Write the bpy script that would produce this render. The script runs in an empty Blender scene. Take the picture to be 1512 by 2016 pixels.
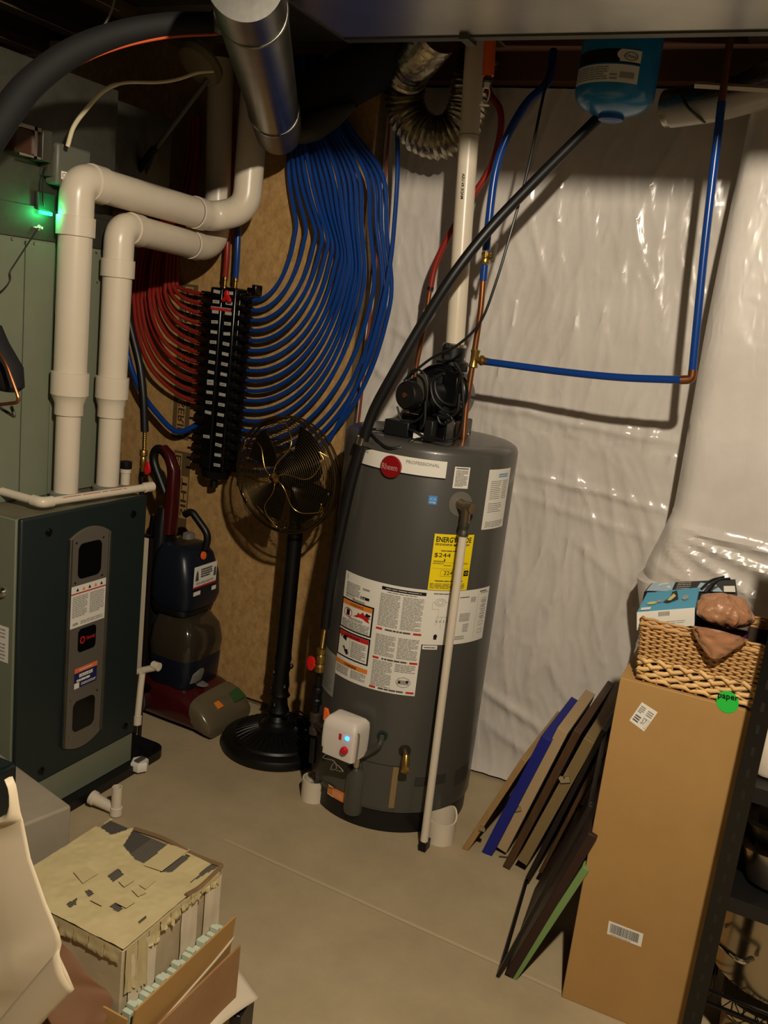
import bpy, math, random
from mathutils import Vector, Matrix, noise
random.seed(7)
S = bpy.context.scene
COL = S.collection
PI = math.pi
# ------------------------------------------------------------------ camera
W, HH = 1512, 2016
CX, CY, F = 756.0, 1008.0, 1775.0
EYE = Vector((0, 0, 1.66))
yaw, pit, rol = [math.radians(a) for a in (24.74, 12.69, 6.72)]
fw = Vector((-math.sin(yaw)*math.cos(pit), math.cos(yaw)*math.cos(pit), -math.sin(pit)))
rt = Vector((math.cos(yaw), math.sin(yaw), 0)); up0 = rt.cross(fw)
RT = rt*math.cos(rol)+up0*math.sin(rol); UP = -rt*math.sin(rol)+up0*math.cos(rol)
cam_d = bpy.data.cameras.new('camera'); cam = bpy.data.objects.new('camera', cam_d); COL.objects.link(cam)
cam.matrix_world = Matrix(((RT.x, UP.x, -fw.x, EYE.x), (RT.y, UP.y, -fw.y, EYE.y), (RT.z, UP.z, -fw.z, EYE.z), (0, 0, 0, 1)))
cam_d.sensor_fit = 'VERTICAL'; cam_d.sensor_height = 36; cam_d.lens = F/HH*36; cam_d.clip_start = .02
S.camera = cam
# survey helpers: where a sight line meets a real plane of the room
def ray(x, y): return fw+RT*((x-CX)/F)-UP*((y-CY)/F)
def AX(x, y, X): d = ray(x, y); return EYE+d*((X-EYE.x)/d.x)
def AY(x, y, Y): d = ray(x, y); return EYE+d*((Y-EYE.y)/d.y)
def AZ(x, y, Z): d = ray(x, y); return EYE+d*((Z-EYE.z)/d.z)

# ------------------------------------------------------------------ materials
def lin(c):
    return tuple(((v/255.0)/12.92 if v/255.0 <= .04045 else ((v/255.0+.055)/1.055)**2.4) for v in c)
MATS = {}
def mat(name, col, rough=.5, metal=0, var=None, bump=None, emis=None, trans=0, spec=.5, coat=0, stretch=(1, 1, 1), ior=1.45, alpha=1):
    if name in MATS: return MATS[name]
    m = bpy.data.materials.new(name); m.use_nodes = True
    nt = m.node_tree; b = nt.nodes['Principled BSDF']
    c = lin(col)
    b.inputs['Base Color'].default_value = (*c, 1); b.inputs['Roughness'].default_value = rough
    b.inputs['Metallic'].default_value = metal; b.inputs['Specular IOR Level'].default_value = spec
    b.inputs['Coat Weight'].default_value = coat; b.inputs['Transmission Weight'].default_value = trans; b.inputs['IOR'].default_value = ior
    b.inputs['Alpha'].default_value = alpha
    if emis: b.inputs['Emission Color'].default_value = (*lin(emis[0]), 1); b.inputs['Emission Strength'].default_value = emis[1]
    tc = mp = None
    if var or bump:
        tc = nt.nodes.new('ShaderNodeTexCoord'); mp = nt.nodes.new('ShaderNodeMapping'); mp.inputs['Scale'].default_value = stretch
        nt.links.new(tc.outputs['Object'], mp.inputs['Vector'])
    if var:   # (scale, second colour, contrast)
        n = nt.nodes.new('ShaderNodeTexNoise'); n.inputs['Scale'].default_value = var[0]; n.inputs['Detail'].default_value = 6
        n.inputs['Roughness'].default_value = .65
        r = nt.nodes.new('ShaderNodeValToRGB'); k = var[2] if len(var) > 2 else .5
        r.color_ramp.elements[0].position = .5-k/2; r.color_ramp.elements[1].position = .5+k/2
        r.color_ramp.elements[0].color = (*lin(var[1]), 1); r.color_ramp.elements[1].color = (*c, 1)
        nt.links.new(mp.outputs[0], n.inputs['Vector']); nt.links.new(n.outputs['Fac'], r.inputs[0]); nt.links.new(r.outputs[0], b.inputs['Base Color'])
    if bump:  # (scale, strength, distance)
        n = nt.nodes.new('ShaderNodeTexNoise'); n.inputs['Scale'].default_value = bump[0]; n.inputs['Detail'].default_value = 5
        bp = nt.nodes.new('ShaderNodeBump'); bp.inputs['Strength'].default_value = bump[1]; bp.inputs['Distance'].default_value = bump[2]
        nt.links.new(mp.outputs[0], n.inputs['Vector']); nt.links.new(n.outputs['Fac'], bp.inputs['Height']); nt.links.new(bp.outputs[0], b.inputs['Normal'])
    MATS[name] = m
    return m

M_plastic = mat('white_vapour_barrier', (222, 215, 206), .2, var=(3, (198, 190, 180), .5), spec=.6)
_nt = M_plastic.node_tree; _b = _nt.nodes['Principled BSDF']; _tc = _nt.nodes.new('ShaderNodeTexCoord'); _prev = None
for _sc, _st, _str, _dist in (((1, 1, .2), 10, .55, .012), ((1, 1, .4), 36, .45, .0035)):
    _mp = _nt.nodes.new('ShaderNodeMapping'); _mp.inputs['Scale'].default_value = _sc; _n = _nt.nodes.new('ShaderNodeTexNoise')
    _n.noise_type = 'RIDGED_MULTIFRACTAL'; _n.inputs['Scale'].default_value = _st; _n.inputs['Detail'].default_value = 4; _n.inputs['Distortion'].default_value = .6
    _bp = _nt.nodes.new('ShaderNodeBump'); _bp.inputs['Strength'].default_value = _str; _bp.inputs['Distance'].default_value = _dist
    _nt.links.new(_tc.outputs['Object'], _mp.inputs[0]); _nt.links.new(_mp.outputs[0], _n.inputs['Vector']); _nt.links.new(_n.outputs[0], _bp.inputs['Height'])
    if _prev: _nt.links.new(_prev.outputs[0], _bp.inputs['Normal'])
    _prev = _bp
_nt.links.new(_prev.outputs[0], _b.inputs['Normal'])
M_floor = mat('concrete_floor', (184, 166, 132), .8, var=(2.3, (154, 137, 106), .5), bump=(60, .12, .004))
M_osb = mat('strand_board', (194, 156, 100), .8, var=(46, (156, 120, 70), .4), bump=(60, .3, .003), stretch=(1, 1, .7))
M_joist = mat('joist_timber', (128, 108, 80), .85, var=(9, (92, 76, 54), .5), stretch=(4, .5, 4))
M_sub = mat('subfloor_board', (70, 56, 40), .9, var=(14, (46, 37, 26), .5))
M_galv = mat('galvanised_steel', (150, 148, 140), .3, 1, var=(7, (116, 114, 106), .5), bump=(5, .12, .01))
M_galvd = mat('dull_galvanised_steel', (112, 110, 98), .5, .8, var=(9, (84, 82, 72), .5), bump=(5, .1, .01))
M_duct = mat('duct_underside_steel', (190, 186, 172), .33, 1, var=(3, (160, 156, 145), .5), bump=(2.5, .05, .02))
M_black = mat('black_plastic', (17, 17, 18), .42)
M_blackg = mat('black_gloss', (10, 10, 11), .2)
M_iron = mat('black_cast_iron', (9, 8, 7), .42)
M_pvc = mat('white_pvc', (220, 208, 188), .3, var=(3, (208, 196, 174), .5))
M_pvcg = mat('grey_pvc_collar', (120, 118, 108), .5)
M_cab = mat('grey_green_cabinet_paint', (122, 127, 107), .5, var=(4, (110, 115, 96), .5))
M_navy = mat('dark_green_panel_paint', (30, 39, 39), .42)
M_bezel = mat('bronze_grey_trim', (110, 104, 94), .34, .3)
M_heater = mat('heater_grey_enamel', (74, 72, 67), .33, var=(2, (69, 67, 62), .5), coat=.2)
M_white = mat('white_label_paper', (226, 222, 210), .45)
M_grey = mat('grey_print', (150, 147, 140), .5)
M_dgrey = mat('dark_grey_print', (74, 72, 70), .5)
M_ink = mat('black_ink', (14, 13, 13), .5)
M_red = mat('red_print', (190, 34, 30), .5)
M_orange = mat('orange_print', (224, 128, 44), .5)
M_yellow = mat('yellow_label', (240, 214, 12), .5)
M_lblue = mat('light_blue_print', (66, 140, 205), .5)
M_badge = mat('dark_red_badge', (132, 14, 20), .25, coat=.4)
M_bluep = mat('blue_pex_pipe', (16, 58, 128), .25)
M_redp = mat('red_pex_pipe', (134, 34, 24), .35)
M_copper = mat('copper_pipe', (164, 106, 66), .35, .85, var=(14, (122, 76, 46), .5))
M_brass = mat('brass_fitting', (172, 140, 76), .32, .9)
M_brassw = mat('polished_brass_wire', (190, 158, 88), .25, 1)
M_rust = mat('reddish_iron_pipe', (120, 52, 30), .5)
M_chrome = mat('chrome', (205, 200, 188), .15, 1)
M_steel = mat('stainless_steel', (170, 160, 142), .22, 1, bump=(5, .1, .004))
M_card = mat('corrugated_cardboard', (172, 134, 78), .75, var=(5, (160, 123, 70), .5), bump=(90, .05, .002))
M_card2 = mat('faded_cardboard', (160, 124, 84), .8, var=(7, (140, 104, 66), .5))
M_cardw = mat('white_cardboard', (214, 202, 178), .7, var=(6, (198, 184, 158), .5))
M_tape = mat('masking_tape', (192, 177, 134), .6, var=(9, (174, 158, 114), .5))
M_bag = mat('white_paper_bag', (226, 210, 180), .6, var=(3, (212, 195, 164), .5))
M_greyc = mat('grey_cloth', (150, 140, 122), .8, var=(6, (132, 121, 104), .5))
M_wick = mat('wicker_strand', (196, 154, 98), .6, var=(30, (158, 116, 66), .6))
M_wickl = mat('light_wicker_strand', (222, 184, 124), .6, var=(30, (190, 150, 92), .6))
M_bagb = mat('brown_plastic_bag', (170, 122, 88), .38, bump=(12, .8, .012), spec=.5, trans=.25)
M_tblue = mat('blue_tank_paint', (16, 116, 168), .3, coat=.3)
M_tissue = mat('sky_blue_carton', (72, 152, 184), .5)
M_maroon = mat('maroon_plastic', (62, 13, 15), .3, coat=.2)
M_vnavy = mat('navy_plastic', (22, 27, 38), .35)
M_smoke = mat('smoky_clear_plastic', (74, 66, 52), .12, trans=.55, coat=.5)
M_clear = mat('clear_hazy_plastic', (112, 101, 78), .2, trans=.3)
M_frame1 = mat('light_wood', (170, 136, 88), .6, var=(8, (140, 108, 66), .5), stretch=(6, .6, 1))
M_frame2 = mat('dark_brown_wood', (84, 58, 32), .55, var=(8, (64, 42, 22), .5), stretch=(6, .6, 1))
M_frame3 = mat('bronze_wood', (128, 108, 70), .5)
M_navyp = mat('ultramarine_paint', (22, 30, 122), .6)
M_greenp = mat('sage_green_paint', (112, 142, 82), .6)
M_blackp = mat('black_painted_wood', (20, 16, 14), .4)
M_canvas = mat('raw_canvas', (176, 150, 112), .8)
M_glassd = mat('dark_picture_glass', (30, 26, 24), .1)
M_green = mat('green_sticker', (38, 190, 64), .5)
M_gled = mat('green_led', (40, 255, 120), .3, emis=((30, 255, 110), 9))
M_bled = mat('blue_led', (60, 150, 255), .3, emis=((40, 140, 255), 6))
M_tile = mat('pale_green_card', (176, 186, 166), .6)
M_mesh = mat('dark_woven_screen', (66, 62, 56), .7)
M_redhandle = mat('red_handle_enamel', (190, 26, 22), .3)
M_orangeh = mat('orange_cpvc', (240, 104, 36), .4)
M_lime = mat('lime_plastic', (170, 190, 80), .4)
M_foil = mat('crinkled_foil', (178, 170, 150), .28, 1, bump=(40, .6, .006))

# ------------------------------------------------------------------ geometry
def nrm(v): v = Vector(v); return v.normalized()
def catmull(pts, n=8):
    P = [Vector(p) for p in pts]
    if len(P) < 3: return P
    out = []
    Q = [P[0]*2-P[1]]+P+[P[-1]*2-P[-2]]
    for i in range(1, len(Q)-2):
        a, b, c, d = Q[i-1:i+3]
        for k in range(n):
            t = k/n
            out.append(.5*((2*b)+(c-a)*t+(2*a-5*b+4*c-d)*t*t+(3*b-a-3*c+d)*t**3))
    out.append(P[-1])
    return out
def fillet(pts, r, n=6):
    P = [Vector(p) for p in pts]; out = [P[0]]
    for i in range(1, len(P)-1):
        a = (P[i-1]-P[i]); b = (P[i+1]-P[i]); l = min(r, a.length*.49, b.length*.49)
        A = P[i]+a.normalized()*l; B = P[i]+b.normalized()*l
        for k in range(n+1):
            t = k/n; out.append(A*(1-t)**2+P[i]*2*t*(1-t)+B*t*t)
    out.append(P[-1]); return out

class MB:
    def __init__(s): s.v = []; s.f = []; s.m = []
    def add(s, vs, fs, mi=0):
        o = len(s.v); s.v += [tuple(v) for v in vs]; s.f += [tuple(i+o for i in f) for f in fs]; s.m += [mi]*len(fs); return s
    def box(s, c, sz, R=None, mi=0):
        h = Vector(sz)*.5; c = Vector(c); vs = []
        for z in (-1, 1):
            for x, y in ((-1, -1), (1, -1), (1, 1), (-1, 1)):
                p = Vector((x*h.x, y*h.y, z*h.z))
                if R: p = R @ p
                vs.append(c+p)
        return s.add(vs, [(3, 2, 1, 0), (4, 5, 6, 7), (0, 1, 5, 4), (1, 2, 6, 5), (2, 3, 7, 6), (3, 0, 4, 7)], mi)
    def bb(s, x0, x1, y0, y1, z0, z1, mi=0): return s.box(((x0+x1)/2, (y0+y1)/2, (z0+z1)/2), (x1-x0, y1-y0, z1-z0), mi=mi)
    def tube(s, path, r, seg=12, caps=True, closed=False, mi=0):
        P = [Vector(p) for p in path]; n = len(P)
        rs = r if isinstance(r, (list, tuple)) else [r]*n
        T = []
        for i in range(n):
            if closed: t = P[(i+1) % n]-P[i-1]
            else: t = P[min(i+1, n-1)]-P[max(i-1, 0)]
            T.append(t.normalized() if t.length > 1e-9 else Vector((0, 0, 1)))
        a = Vector((0, 0, 1)) if abs(T[0].z) < .9 else Vector((1, 0, 0))
        u = T[0].cross(a).normalized(); vs = []
        for i in range(n):
            u = (u-T[i]*u.dot(T[i])).normalized(); w = T[i].cross(u)
            for k in range(seg):
                q = 2*PI*k/seg; vs.append(P[i]+(u*math.cos(q)+w*math.sin(q))*rs[i])
        fs = []
        for i in range(n if closed else n-1):
            j = (i+1) % n
            for k in range(seg):
                l = (k+1) % seg; fs.append((i*seg+k, i*seg+l, j*seg+l, j*seg+k))
        if caps and not closed:
            fs.append(tuple(range(seg))[::-1]); fs.append(tuple((n-1)*seg+k for k in range(seg)))
        return s.add(vs, fs, mi)
    def cyl(s, a, b, r, r2=None, seg=24, mi=0):
        return s.tube([a, b], [r, r if r2 is None else r2], seg, mi=mi)
    def lathe(s, prof, c=(0, 0, 0), axis=(0, 0, 1), seg=40, mi=0):
        ax = nrm(axis); a = Vector((1, 0, 0)) if abs(ax.x) < .9 else Vector((0, 1, 0))
        u = (a-ax*a.dot(ax)).normalized(); w = ax.cross(u); c = Vector(c); vs = []
        for r, h in prof:
            for k in range(seg):
                q = 2*PI*k/seg; vs.append(c+ax*h+(u*math.cos(q)+w*math.sin(q))*max(r, 1e-4))
        fs = []
        for i in range(len(prof)-1):
            for k in range(seg):
                l = (k+1) % seg; fs.append((i*seg+k, i*seg+l, (i+1)*seg+l, (i+1)*seg+k))
        fs.append(tuple(range(seg))[::-1]); fs.append(tuple((len(prof)-1)*seg+k for k in range(seg)))
        return s.add(vs, fs, mi)
    def prism(s, poly, d, mi=0):   # poly: 3-D outline, d: extrusion vector
        n = len(poly); d = Vector(d); P = [Vector(p) for p in poly]
        return s.add(P+[p+d for p in P], [tuple(range(n))[::-1], tuple(range(n, 2*n))]+[(i, (i+1) % n, n+(i+1) % n, n+i) for i in range(n)], mi)
    def loft(s, secs, e=3.5, seg=32, mi=0):  # secs: (centre, ux, uy) half-axis vectors, superellipse sections
        vs = []
        for c, ux, uy in secs:
            c = Vector(c); ux = Vector(ux); uy = Vector(uy)
            for k in range(seg):
                q = 2*PI*k/seg; a, b = math.cos(q), math.sin(q)
                vs.append(c+ux*(math.copysign(abs(a)**(2/e), a))+uy*(math.copysign(abs(b)**(2/e), b)))
        n = len(secs); fs = [tuple(range(seg))[::-1], tuple((n-1)*seg+k for k in range(seg))]
        for i in range(n-1):
            for k in range(seg):
                l = (k+1) % seg; fs.append((i*seg+k, i*seg+l, (i+1)*seg+l, (i+1)*seg+k))
        return s.add(vs, fs, mi)
    def zloft(s, secs, e=3.5, seg=32, mi=0):  # (x,y,z,hx,hy)
        return s.loft([((x, y, z), (hx, 0, 0), (0, hy, 0)) for x, y, z, hx, hy in secs], e, seg, mi)
    def grid(s, fn, nu, nv, mi=0):
        vs = [fn(i/nu, j/nv) for j in range(nv+1) for i in range(nu+1)]
        fs = [(j*(nu+1)+i, j*(nu+1)+i+1, (j+1)*(nu+1)+i+1, (j+1)*(nu+1)+i) for j in range(nv) for i in range(nu)]
        return s.add(vs, fs, mi)

ORG = {}
def worg(o): return ORG.get(o.name, Vector((0, 0, 0)))
def build(mb, name, mats, parent=None, org=None, bevel=0, smooth=35, solid=0, sub=0):
    me = bpy.data.meshes.new(name)
    O = worg(parent) if parent else Vector(org if org is not None else (0, 0, 0))
    me.from_pydata([(v[0]-O.x, v[1]-O.y, v[2]-O.z) for v in mb.v], [], mb.f)
    ms = mats if isinstance(mats, (list, tuple)) else [mats]
    for m in ms: me.materials.append(m)
    me.polygons.foreach_set('material_index', mb.m); 
    me.polygons.foreach_set('use_smooth', [True]*len(mb.f)); me.update()
    if smooth < 180: me.set_sharp_from_angle(angle=math.radians(smooth))
    o = bpy.data.objects.new(name, me); COL.objects.link(o)
    if parent: o.parent = parent; ORG[o.name] = O
    else: o.location = O; ORG[o.name] = O
    if bevel:
        b = o.modifiers.new('bevel', 'BEVEL'); b.width = bevel; b.segments = 2; b.limit_method = 'ANGLE'; b.angle_limit = math.radians(40)
    if solid:
        b = o.modifiers.new('solid', 'SOLIDIFY'); b.thickness = solid; b.offset = 0
    return o
def tag(o, label, cat, group=None):
    o['label'] = label; o['category'] = cat
    if group: o['group'] = group
    return o
def thing(name, label, cat, loc, group=None):
    o = bpy.data.objects.new(name, None); COL.objects.link(o); o.location = loc; o.empty_display_size = .05
    ORG[o.name] = Vector(loc); return tag(o, label, cat, group)
def base_org(mb):
    xs = [v[0] for v in mb.v]; ys = [v[1] for v in mb.v]; zs = [v[2] for v in mb.v]
    return ((min(xs)+max(xs))/2, (min(ys)+max(ys))/2, min(zs))
def solo(mb, name, mats, label, cat, group=None, **k):
    return tag(build(mb, name, mats, org=base_org(mb), **k), label, cat, group)
def struct(mb, name, mats, **k):
    o = build(mb, name, mats, **k); o['kind'] = 'structure'; return o

# ------------------------------------------------------------------ print (labels with letters)
TXT = {}
def text2d(s, bold=0):
    if (s, bold) in TXT: return TXT[(s, bold)]
    cu = bpy.data.curves.new('t', 'FONT'); cu.body = s; cu.size = 1; cu.resolution_u = 2; cu.offset = bold; cu.fill_mode = 'FRONT'
    o = bpy.data.objects.new('t', cu); COL.objects.link(o)
    dg = bpy.context.evaluated_depsgraph_get(); dg.update(); me = o.evaluated_get(dg).to_mesh()
    vs = [(v.co.x, v.co.y) for v in me.vertices]; fs = [tuple(p.vertices) for p in me.polygons]
    bpy.data.objects.remove(o)
    x0 = min(v[0] for v in vs); x1 = max(v[0] for v in vs); y0 = min(v[1] for v in vs); y1 = max(v[1] for v in vs)
    r = ([((x-x0)/(x1-x0), (y-y0)/(y1-y0)) for x, y in vs], fs, (x1-x0)/(y1-y0)); TXT[(s, bold)] = r; return r
class Decal:
    """flat print in label units: u 0..1 to the right, v 0..1 up, mapped onto a surface by fn(u, v, height)"""
    def __init__(s, fn, mats, nu=1, w=1, h=1): s.fn = fn; s.mb = MB(); s.mats = mats; s.nu = nu; s.w = w; s.h = h; s.lv = 0
    def rect(s, u0, v0, u1, v1, m, lv=1):
        n = max(1, int(math.ceil(abs(u1-u0)*s.nu))); H = .0006*lv
        s.mb.grid(lambda a, b: s.fn(u0+(u1-u0)*a, v0+(v1-v0)*b, H), n, 1, m); return s
    def text(s, t, u0, v0, u1, v1, m, lv=2, bold=.02):
        vs, fs, asp = text2d(t, bold); H = .0006*lv
        s.mb.add([s.fn(u0+(u1-u0)*x, v0+(v1-v0)*y, H) for x, y in vs], fs, m); return s
    def lines(s, u0, v0, u1, v1, n, m, lv=2, fill=.5):
        for i in range(n):
            v = v1-(i+.5)*(v1-v0)/n; hh = (v1-v0)/n*fill*.5; u = u0; last = u1-(random.random()*.35*(u1-u0) if i % 4 == 3 else random.random()*.04*(u1-u0))
            while u < last:
                e = min(last, u+(u1-u0)*random.uniform(.08, .3)); s.rect(u, v-hh, e, v+hh, m, lv); u = e+(u1-u0)*.025
        return s
    def disc(s, u, v, ru, rv, m, lv=2, n=20, inner=0):
        H = .0006*lv; vs = [s.fn(u+ru*math.cos(2*PI*k/n), v+rv*math.sin(2*PI*k/n), H) for k in range(n)]
        if inner:
            vs += [s.fn(u+ru*inner*math.cos(2*PI*k/n), v+rv*inner*math.sin(2*PI*k/n), H) for k in range(n)]
            s.mb.add(vs, [(k, (k+1) % n, n+(k+1) % n, n+k) for k in range(n)], m)
        else: s.mb.add(vs, [tuple(range(n))], m)
        return s
    def poly(s, pts, m, lv=2): s.mb.add([s.fn(u, v, .0006*lv) for u, v in pts], [tuple(range(len(pts)))], m); return s
    def frame(s, u0, v0, u1, v1, t, m, lv=3):
        tv = t*s.w/s.h
        for a in ((u0, v0, u1, v0+tv), (u0, v1-tv, u1, v1), (u0, v0, u0+t, v1), (u1-t, v0, u1, v1)): s.rect(*a, m, lv)
        return s
    def done(s, name, parent, label=None):
        o = build(s.mb, name, s.mats, parent, smooth=180)
        if label: o['label'] = label
        return o
def planar(p00, p10, p01, off=0):   # bottom-left, bottom-right, top-left corners
    a = Vector(p00); U = Vector(p10)-a; V = Vector(p01)-a; N = U.cross(V).normalized()
    return (lambda u, v, h: a+U*u+V*v+N*(h+off)), U.length, V.length
INKS = [M_white, M_grey, M_ink, M_red, M_orange, M_yellow, M_lblue, M_dgrey]
WH, GR, IK, RD, OR, YE, BL, DG = range(8)

# ================================================================== the setting
YW = 3.04; YO = 2.95
fl = MB(); fl.grid(lambda a, b: (-3.4+a*5.4, -1.2+b*4.4, 0), 2, 2); struct(fl, 'floor', M_floor)
# a shallow control joint crossing the floor slab
A_ = AZ(545, 1700, 0); B_ = AZ(1230, 2010, 0); dj = (B_-A_).normalized(); nj = Vector((-dj.y, dj.x, 0))*.006
jt = MB(); jt.add([A_-dj*.2-nj+Vector((0, 0, .0012)), B_+dj*.8-nj+Vector((0, 0, .0012)), B_+dj*.8+nj+Vector((0, 0, .0012)), A_-dj*.2+nj+Vector((0, 0, .0012))], [(0, 1, 2, 3)])
struct(jt, 'trim_1', mat('pale_floor_joint', (182, 165, 132), .8))
wl = MB(); wl.bb(-3.45, -3.4, -1.2, 3.2, 0, 2.85); struct(wl, 'wall_left', mat('grey_concrete_wall', (92, 88, 78), .85, var=(4, (74, 70, 62), .5)))
wb = MB(); wb.bb(-3.4, 2.0, 3.12, 3.2, 0, 2.85); struct(wb, 'wall_back', mat('grey_concrete_wall', (92, 88, 78), .85))
wr = MB(); wr.bb(2.0, 2.05, -1.2, 3.2, 0, 2.85); struct(wr, 'wall_right', mat('grey_concrete_wall', (92, 88, 78), .85))
# vapour barrier sheet over the insulation
def ridge(x, y, z): return 1-abs(noise.noise(Vector((x, y, z))))*2
FOLDS = []
for (a_, b_, amp, wd) in (((900, 783), (1385, 885), .012, .012), ((1010, 925), (1335, 1010), .010, .010), ((985, 960), (1325, 1075), .006, .012), ((1225, 930), (1290, 1120), .006, .012), ((1120, 1060), (1240, 1160), .005, .012),
        ((950, 1350), (1075, 1440), .013, .014), ((960, 1420), (1060, 1500), .007, .014), ((1012, 1180), (985, 1330), .006, .010), ((1150, 1080), (1190, 1330), .005, .006), ((1030, 1040), (1020, 1230), .004, .008), ((1080, 1300), (1120, 1390), .006, .012),
        ((1240, 1160), (1150, 1340), .007, .014), ((1300, 1040), (1235, 1200), .009, .014), ((800, 780), (720, 700), .008, .012), ((850, 690), (760, 640), .006, .012)):
    p_, q_ = AY(*a_, 3.04), AY(*b_, 3.04); FOLDS.append((p_.x, p_.z, q_.x, q_.z, amp, wd))
def folds(x, z):
    h = 0
    x += .010*noise.noise(Vector((x*6, z*6, 4))); z += .012*noise.noise(Vector((x*6, z*6, 14)))
    for x0, z0, x1, z1, amp, wd in FOLDS:
        dx, dz = x1-x0, z1-z0; t = ((x-x0)*dx+(z-z0)*dz)/(dx*dx+dz*dz); tc = min(1, max(0, t))
        d2 = (x-x0-dx*tc)**2+(z-z0-dz*tc)**2
        if d2 < .004: h += amp*math.exp(-d2/(2*wd*wd))*(.35+.65*math.sin(PI*min(.95, max(.05, tc))))
    return h
def wrinkle(x, z):
    w = noise.noise(Vector((x*2.2, 3, z*1.6)))
    tilt = x+z*.28*(1 if z < 1.3 else -.0)
    h = .016*noise.noise(Vector((x*2.6, 7, z*1.5)))
    h += .0055*max(0, ridge(tilt*9+w*1.6, 1.3, z*2.0))**4
    h += .0035*max(0, ridge(tilt*22+w*2.5, 9.1, z*5.5))**3
    if z < 1.42:   # the lower part hangs slack and creases sideways
        g = min(1, (1.42-z)/.25)
        h += g*(.004*max(0, ridge(x*3.2, 5, z*2.2))**3+.010)
    h += folds(x, z)
    if z < .12: h += .02*(1-z/.12)**2
    return h
sh = MB(); sh.grid(lambda a, b: ((lambda x, z: (x, 3.045-wrinkle(x, z), z))(-1.64+a*1.36, .012+b*2.40)), 170, 300)
struct(sh, 'wall_plastic_cover', M_plastic)
# boxed-out corner wrapped in the same sheet
XC = -.335; YC = 2.74
def column(a, b):
    z = b*2.40; s_ = a*1.7; x0 = XC+.02*math.sin(z*2.1)*0+(-.05*max(0, 1-abs(z-.98)/.18) if z < 1.16 else 0)-(.03 if z < .95 else 0)
    d = YW-YC; r = .07
    if s_ < d-r: x, y, nx, ny = x0, YW-s_, -1, 0
    elif s_ < d-r+r*PI/2:
        q = (s_-(d-r))/r; x = x0+r-r*math.cos(q); y = YC+r-r*math.sin(q); nx, ny = -math.cos(q), -math.sin(q)
    else: x = x0+r+(s_-(d-r+r*PI/2)); y = YC; nx, ny = 0, -1
    h = .010*noise.noise(Vector((s_*3, 2, z*1.6)))+.005*max(0, ridge(s_*5, 4, z*1.2))**4
    if z < 1.18: sx_ = s_-.28; h += sum(a_*math.exp(-((z-(1.13+o_-k_*sx_))/(.010+.02*abs(sx_)))**2)*min(1, max(0, (sx_+.05)*6)) for a_, o_, k_ in ((.016, 0, .06), (.014, -.015, .22), (.013, -.03, .42), (.012, -.05, .7), (.010, -.12, .3)))+.006*max(0, ridge(s_*3, 18, z*5+s_*2))**3
    return (x+nx*h, y+ny*h, z)
cm = MB(); cm.grid(column, 130, 240); struct(cm, 'wall_corner_column', M_plastic)
# ceiling: subfloor, joists, sill
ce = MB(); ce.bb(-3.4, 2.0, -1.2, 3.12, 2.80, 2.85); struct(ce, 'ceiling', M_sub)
for i in range(13):
    x = -3.2+i*.406
    j = MB(); j.bb(x-.02, x+.02, -1.2, 3.12, 2.56, 2.80); j.bb(x-.032, x+.032, -1.2, 3.12, 2.52, 2.56)
    struct(j, 'trim_%d' % (i+2), M_joist)
rb = MB(); rb.bb(-3.4, 2.0, 2.98, 3.12, 2.42, 2.56); struct(rb, 'trim_20', mat('sill_timber', (96, 62, 40), .8))

# strand board on the wall behind the manifold
ob = MB(); ob.bb(-3.1, -1.565, YO, YO+.018, .03, 2.56)
osb = solo(ob, 'strand_board_panel', M_osb, 'tan strand board panel fixed to the wall behind the black manifold', 'board')
st = MB(); st.bb(-1.60, -1.565, YO+.018, 3.11, 0, 2.56); st.bb(-3.1, -1.6, YO+.02, 3.11, .0, .04)
struct(st, 'trim_21', M_joist)
# stencilled tape strip on the board (letters run downwards)
def osb_strip(name, x0, x1, ztop, zbot, words):
    fn = lambda u, v, h: Vector((x1-v*(x1-x0), YO-.0008-h, ztop-u*(ztop-zbot)))
    D = Decal(fn, [mat('stencil_background', (92, 72, 42), .8), mat('stencil_letter', (60, 46, 28), .8), mat('stencil_plate', (170, 132, 80), .8)], w=1, h=1)
    D.rect(0, 0, 1, 1, 0, 0)
    for w, u0, u1, v0, v1 in words:
        D.rect(u0-.02, v0-.04, u1+.02, v1+.04, 2, 1); D.text(w, u0, v0, u1, v1, 1, 2)
    o = D.done(name, osb); o['label'] = 'dark stencilled print strip'
p = AY(365, 770, YO); q = AY(372, 868, YO)
osb_strip('stencil', p.x-.055, p.x+.03, AY(365, 735, YO).z, q.z, [('SERIE', .42, .92, .3, .7)])
osb_strip('stencil', p.x-.035, p.x+.05, AY(365, 890, YO).z, AY(365, 1060, YO).z, [('EST', .05, .3, .55, .9), ('THIS', .3, .75, .1, .45)])
osb_strip('stencil', p.x-.055, p.x+.03, AY(375, 560, YO).z, AY(370, 725, YO).z, [('PROPERTIES', .05, .95, .3, .7)])

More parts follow.
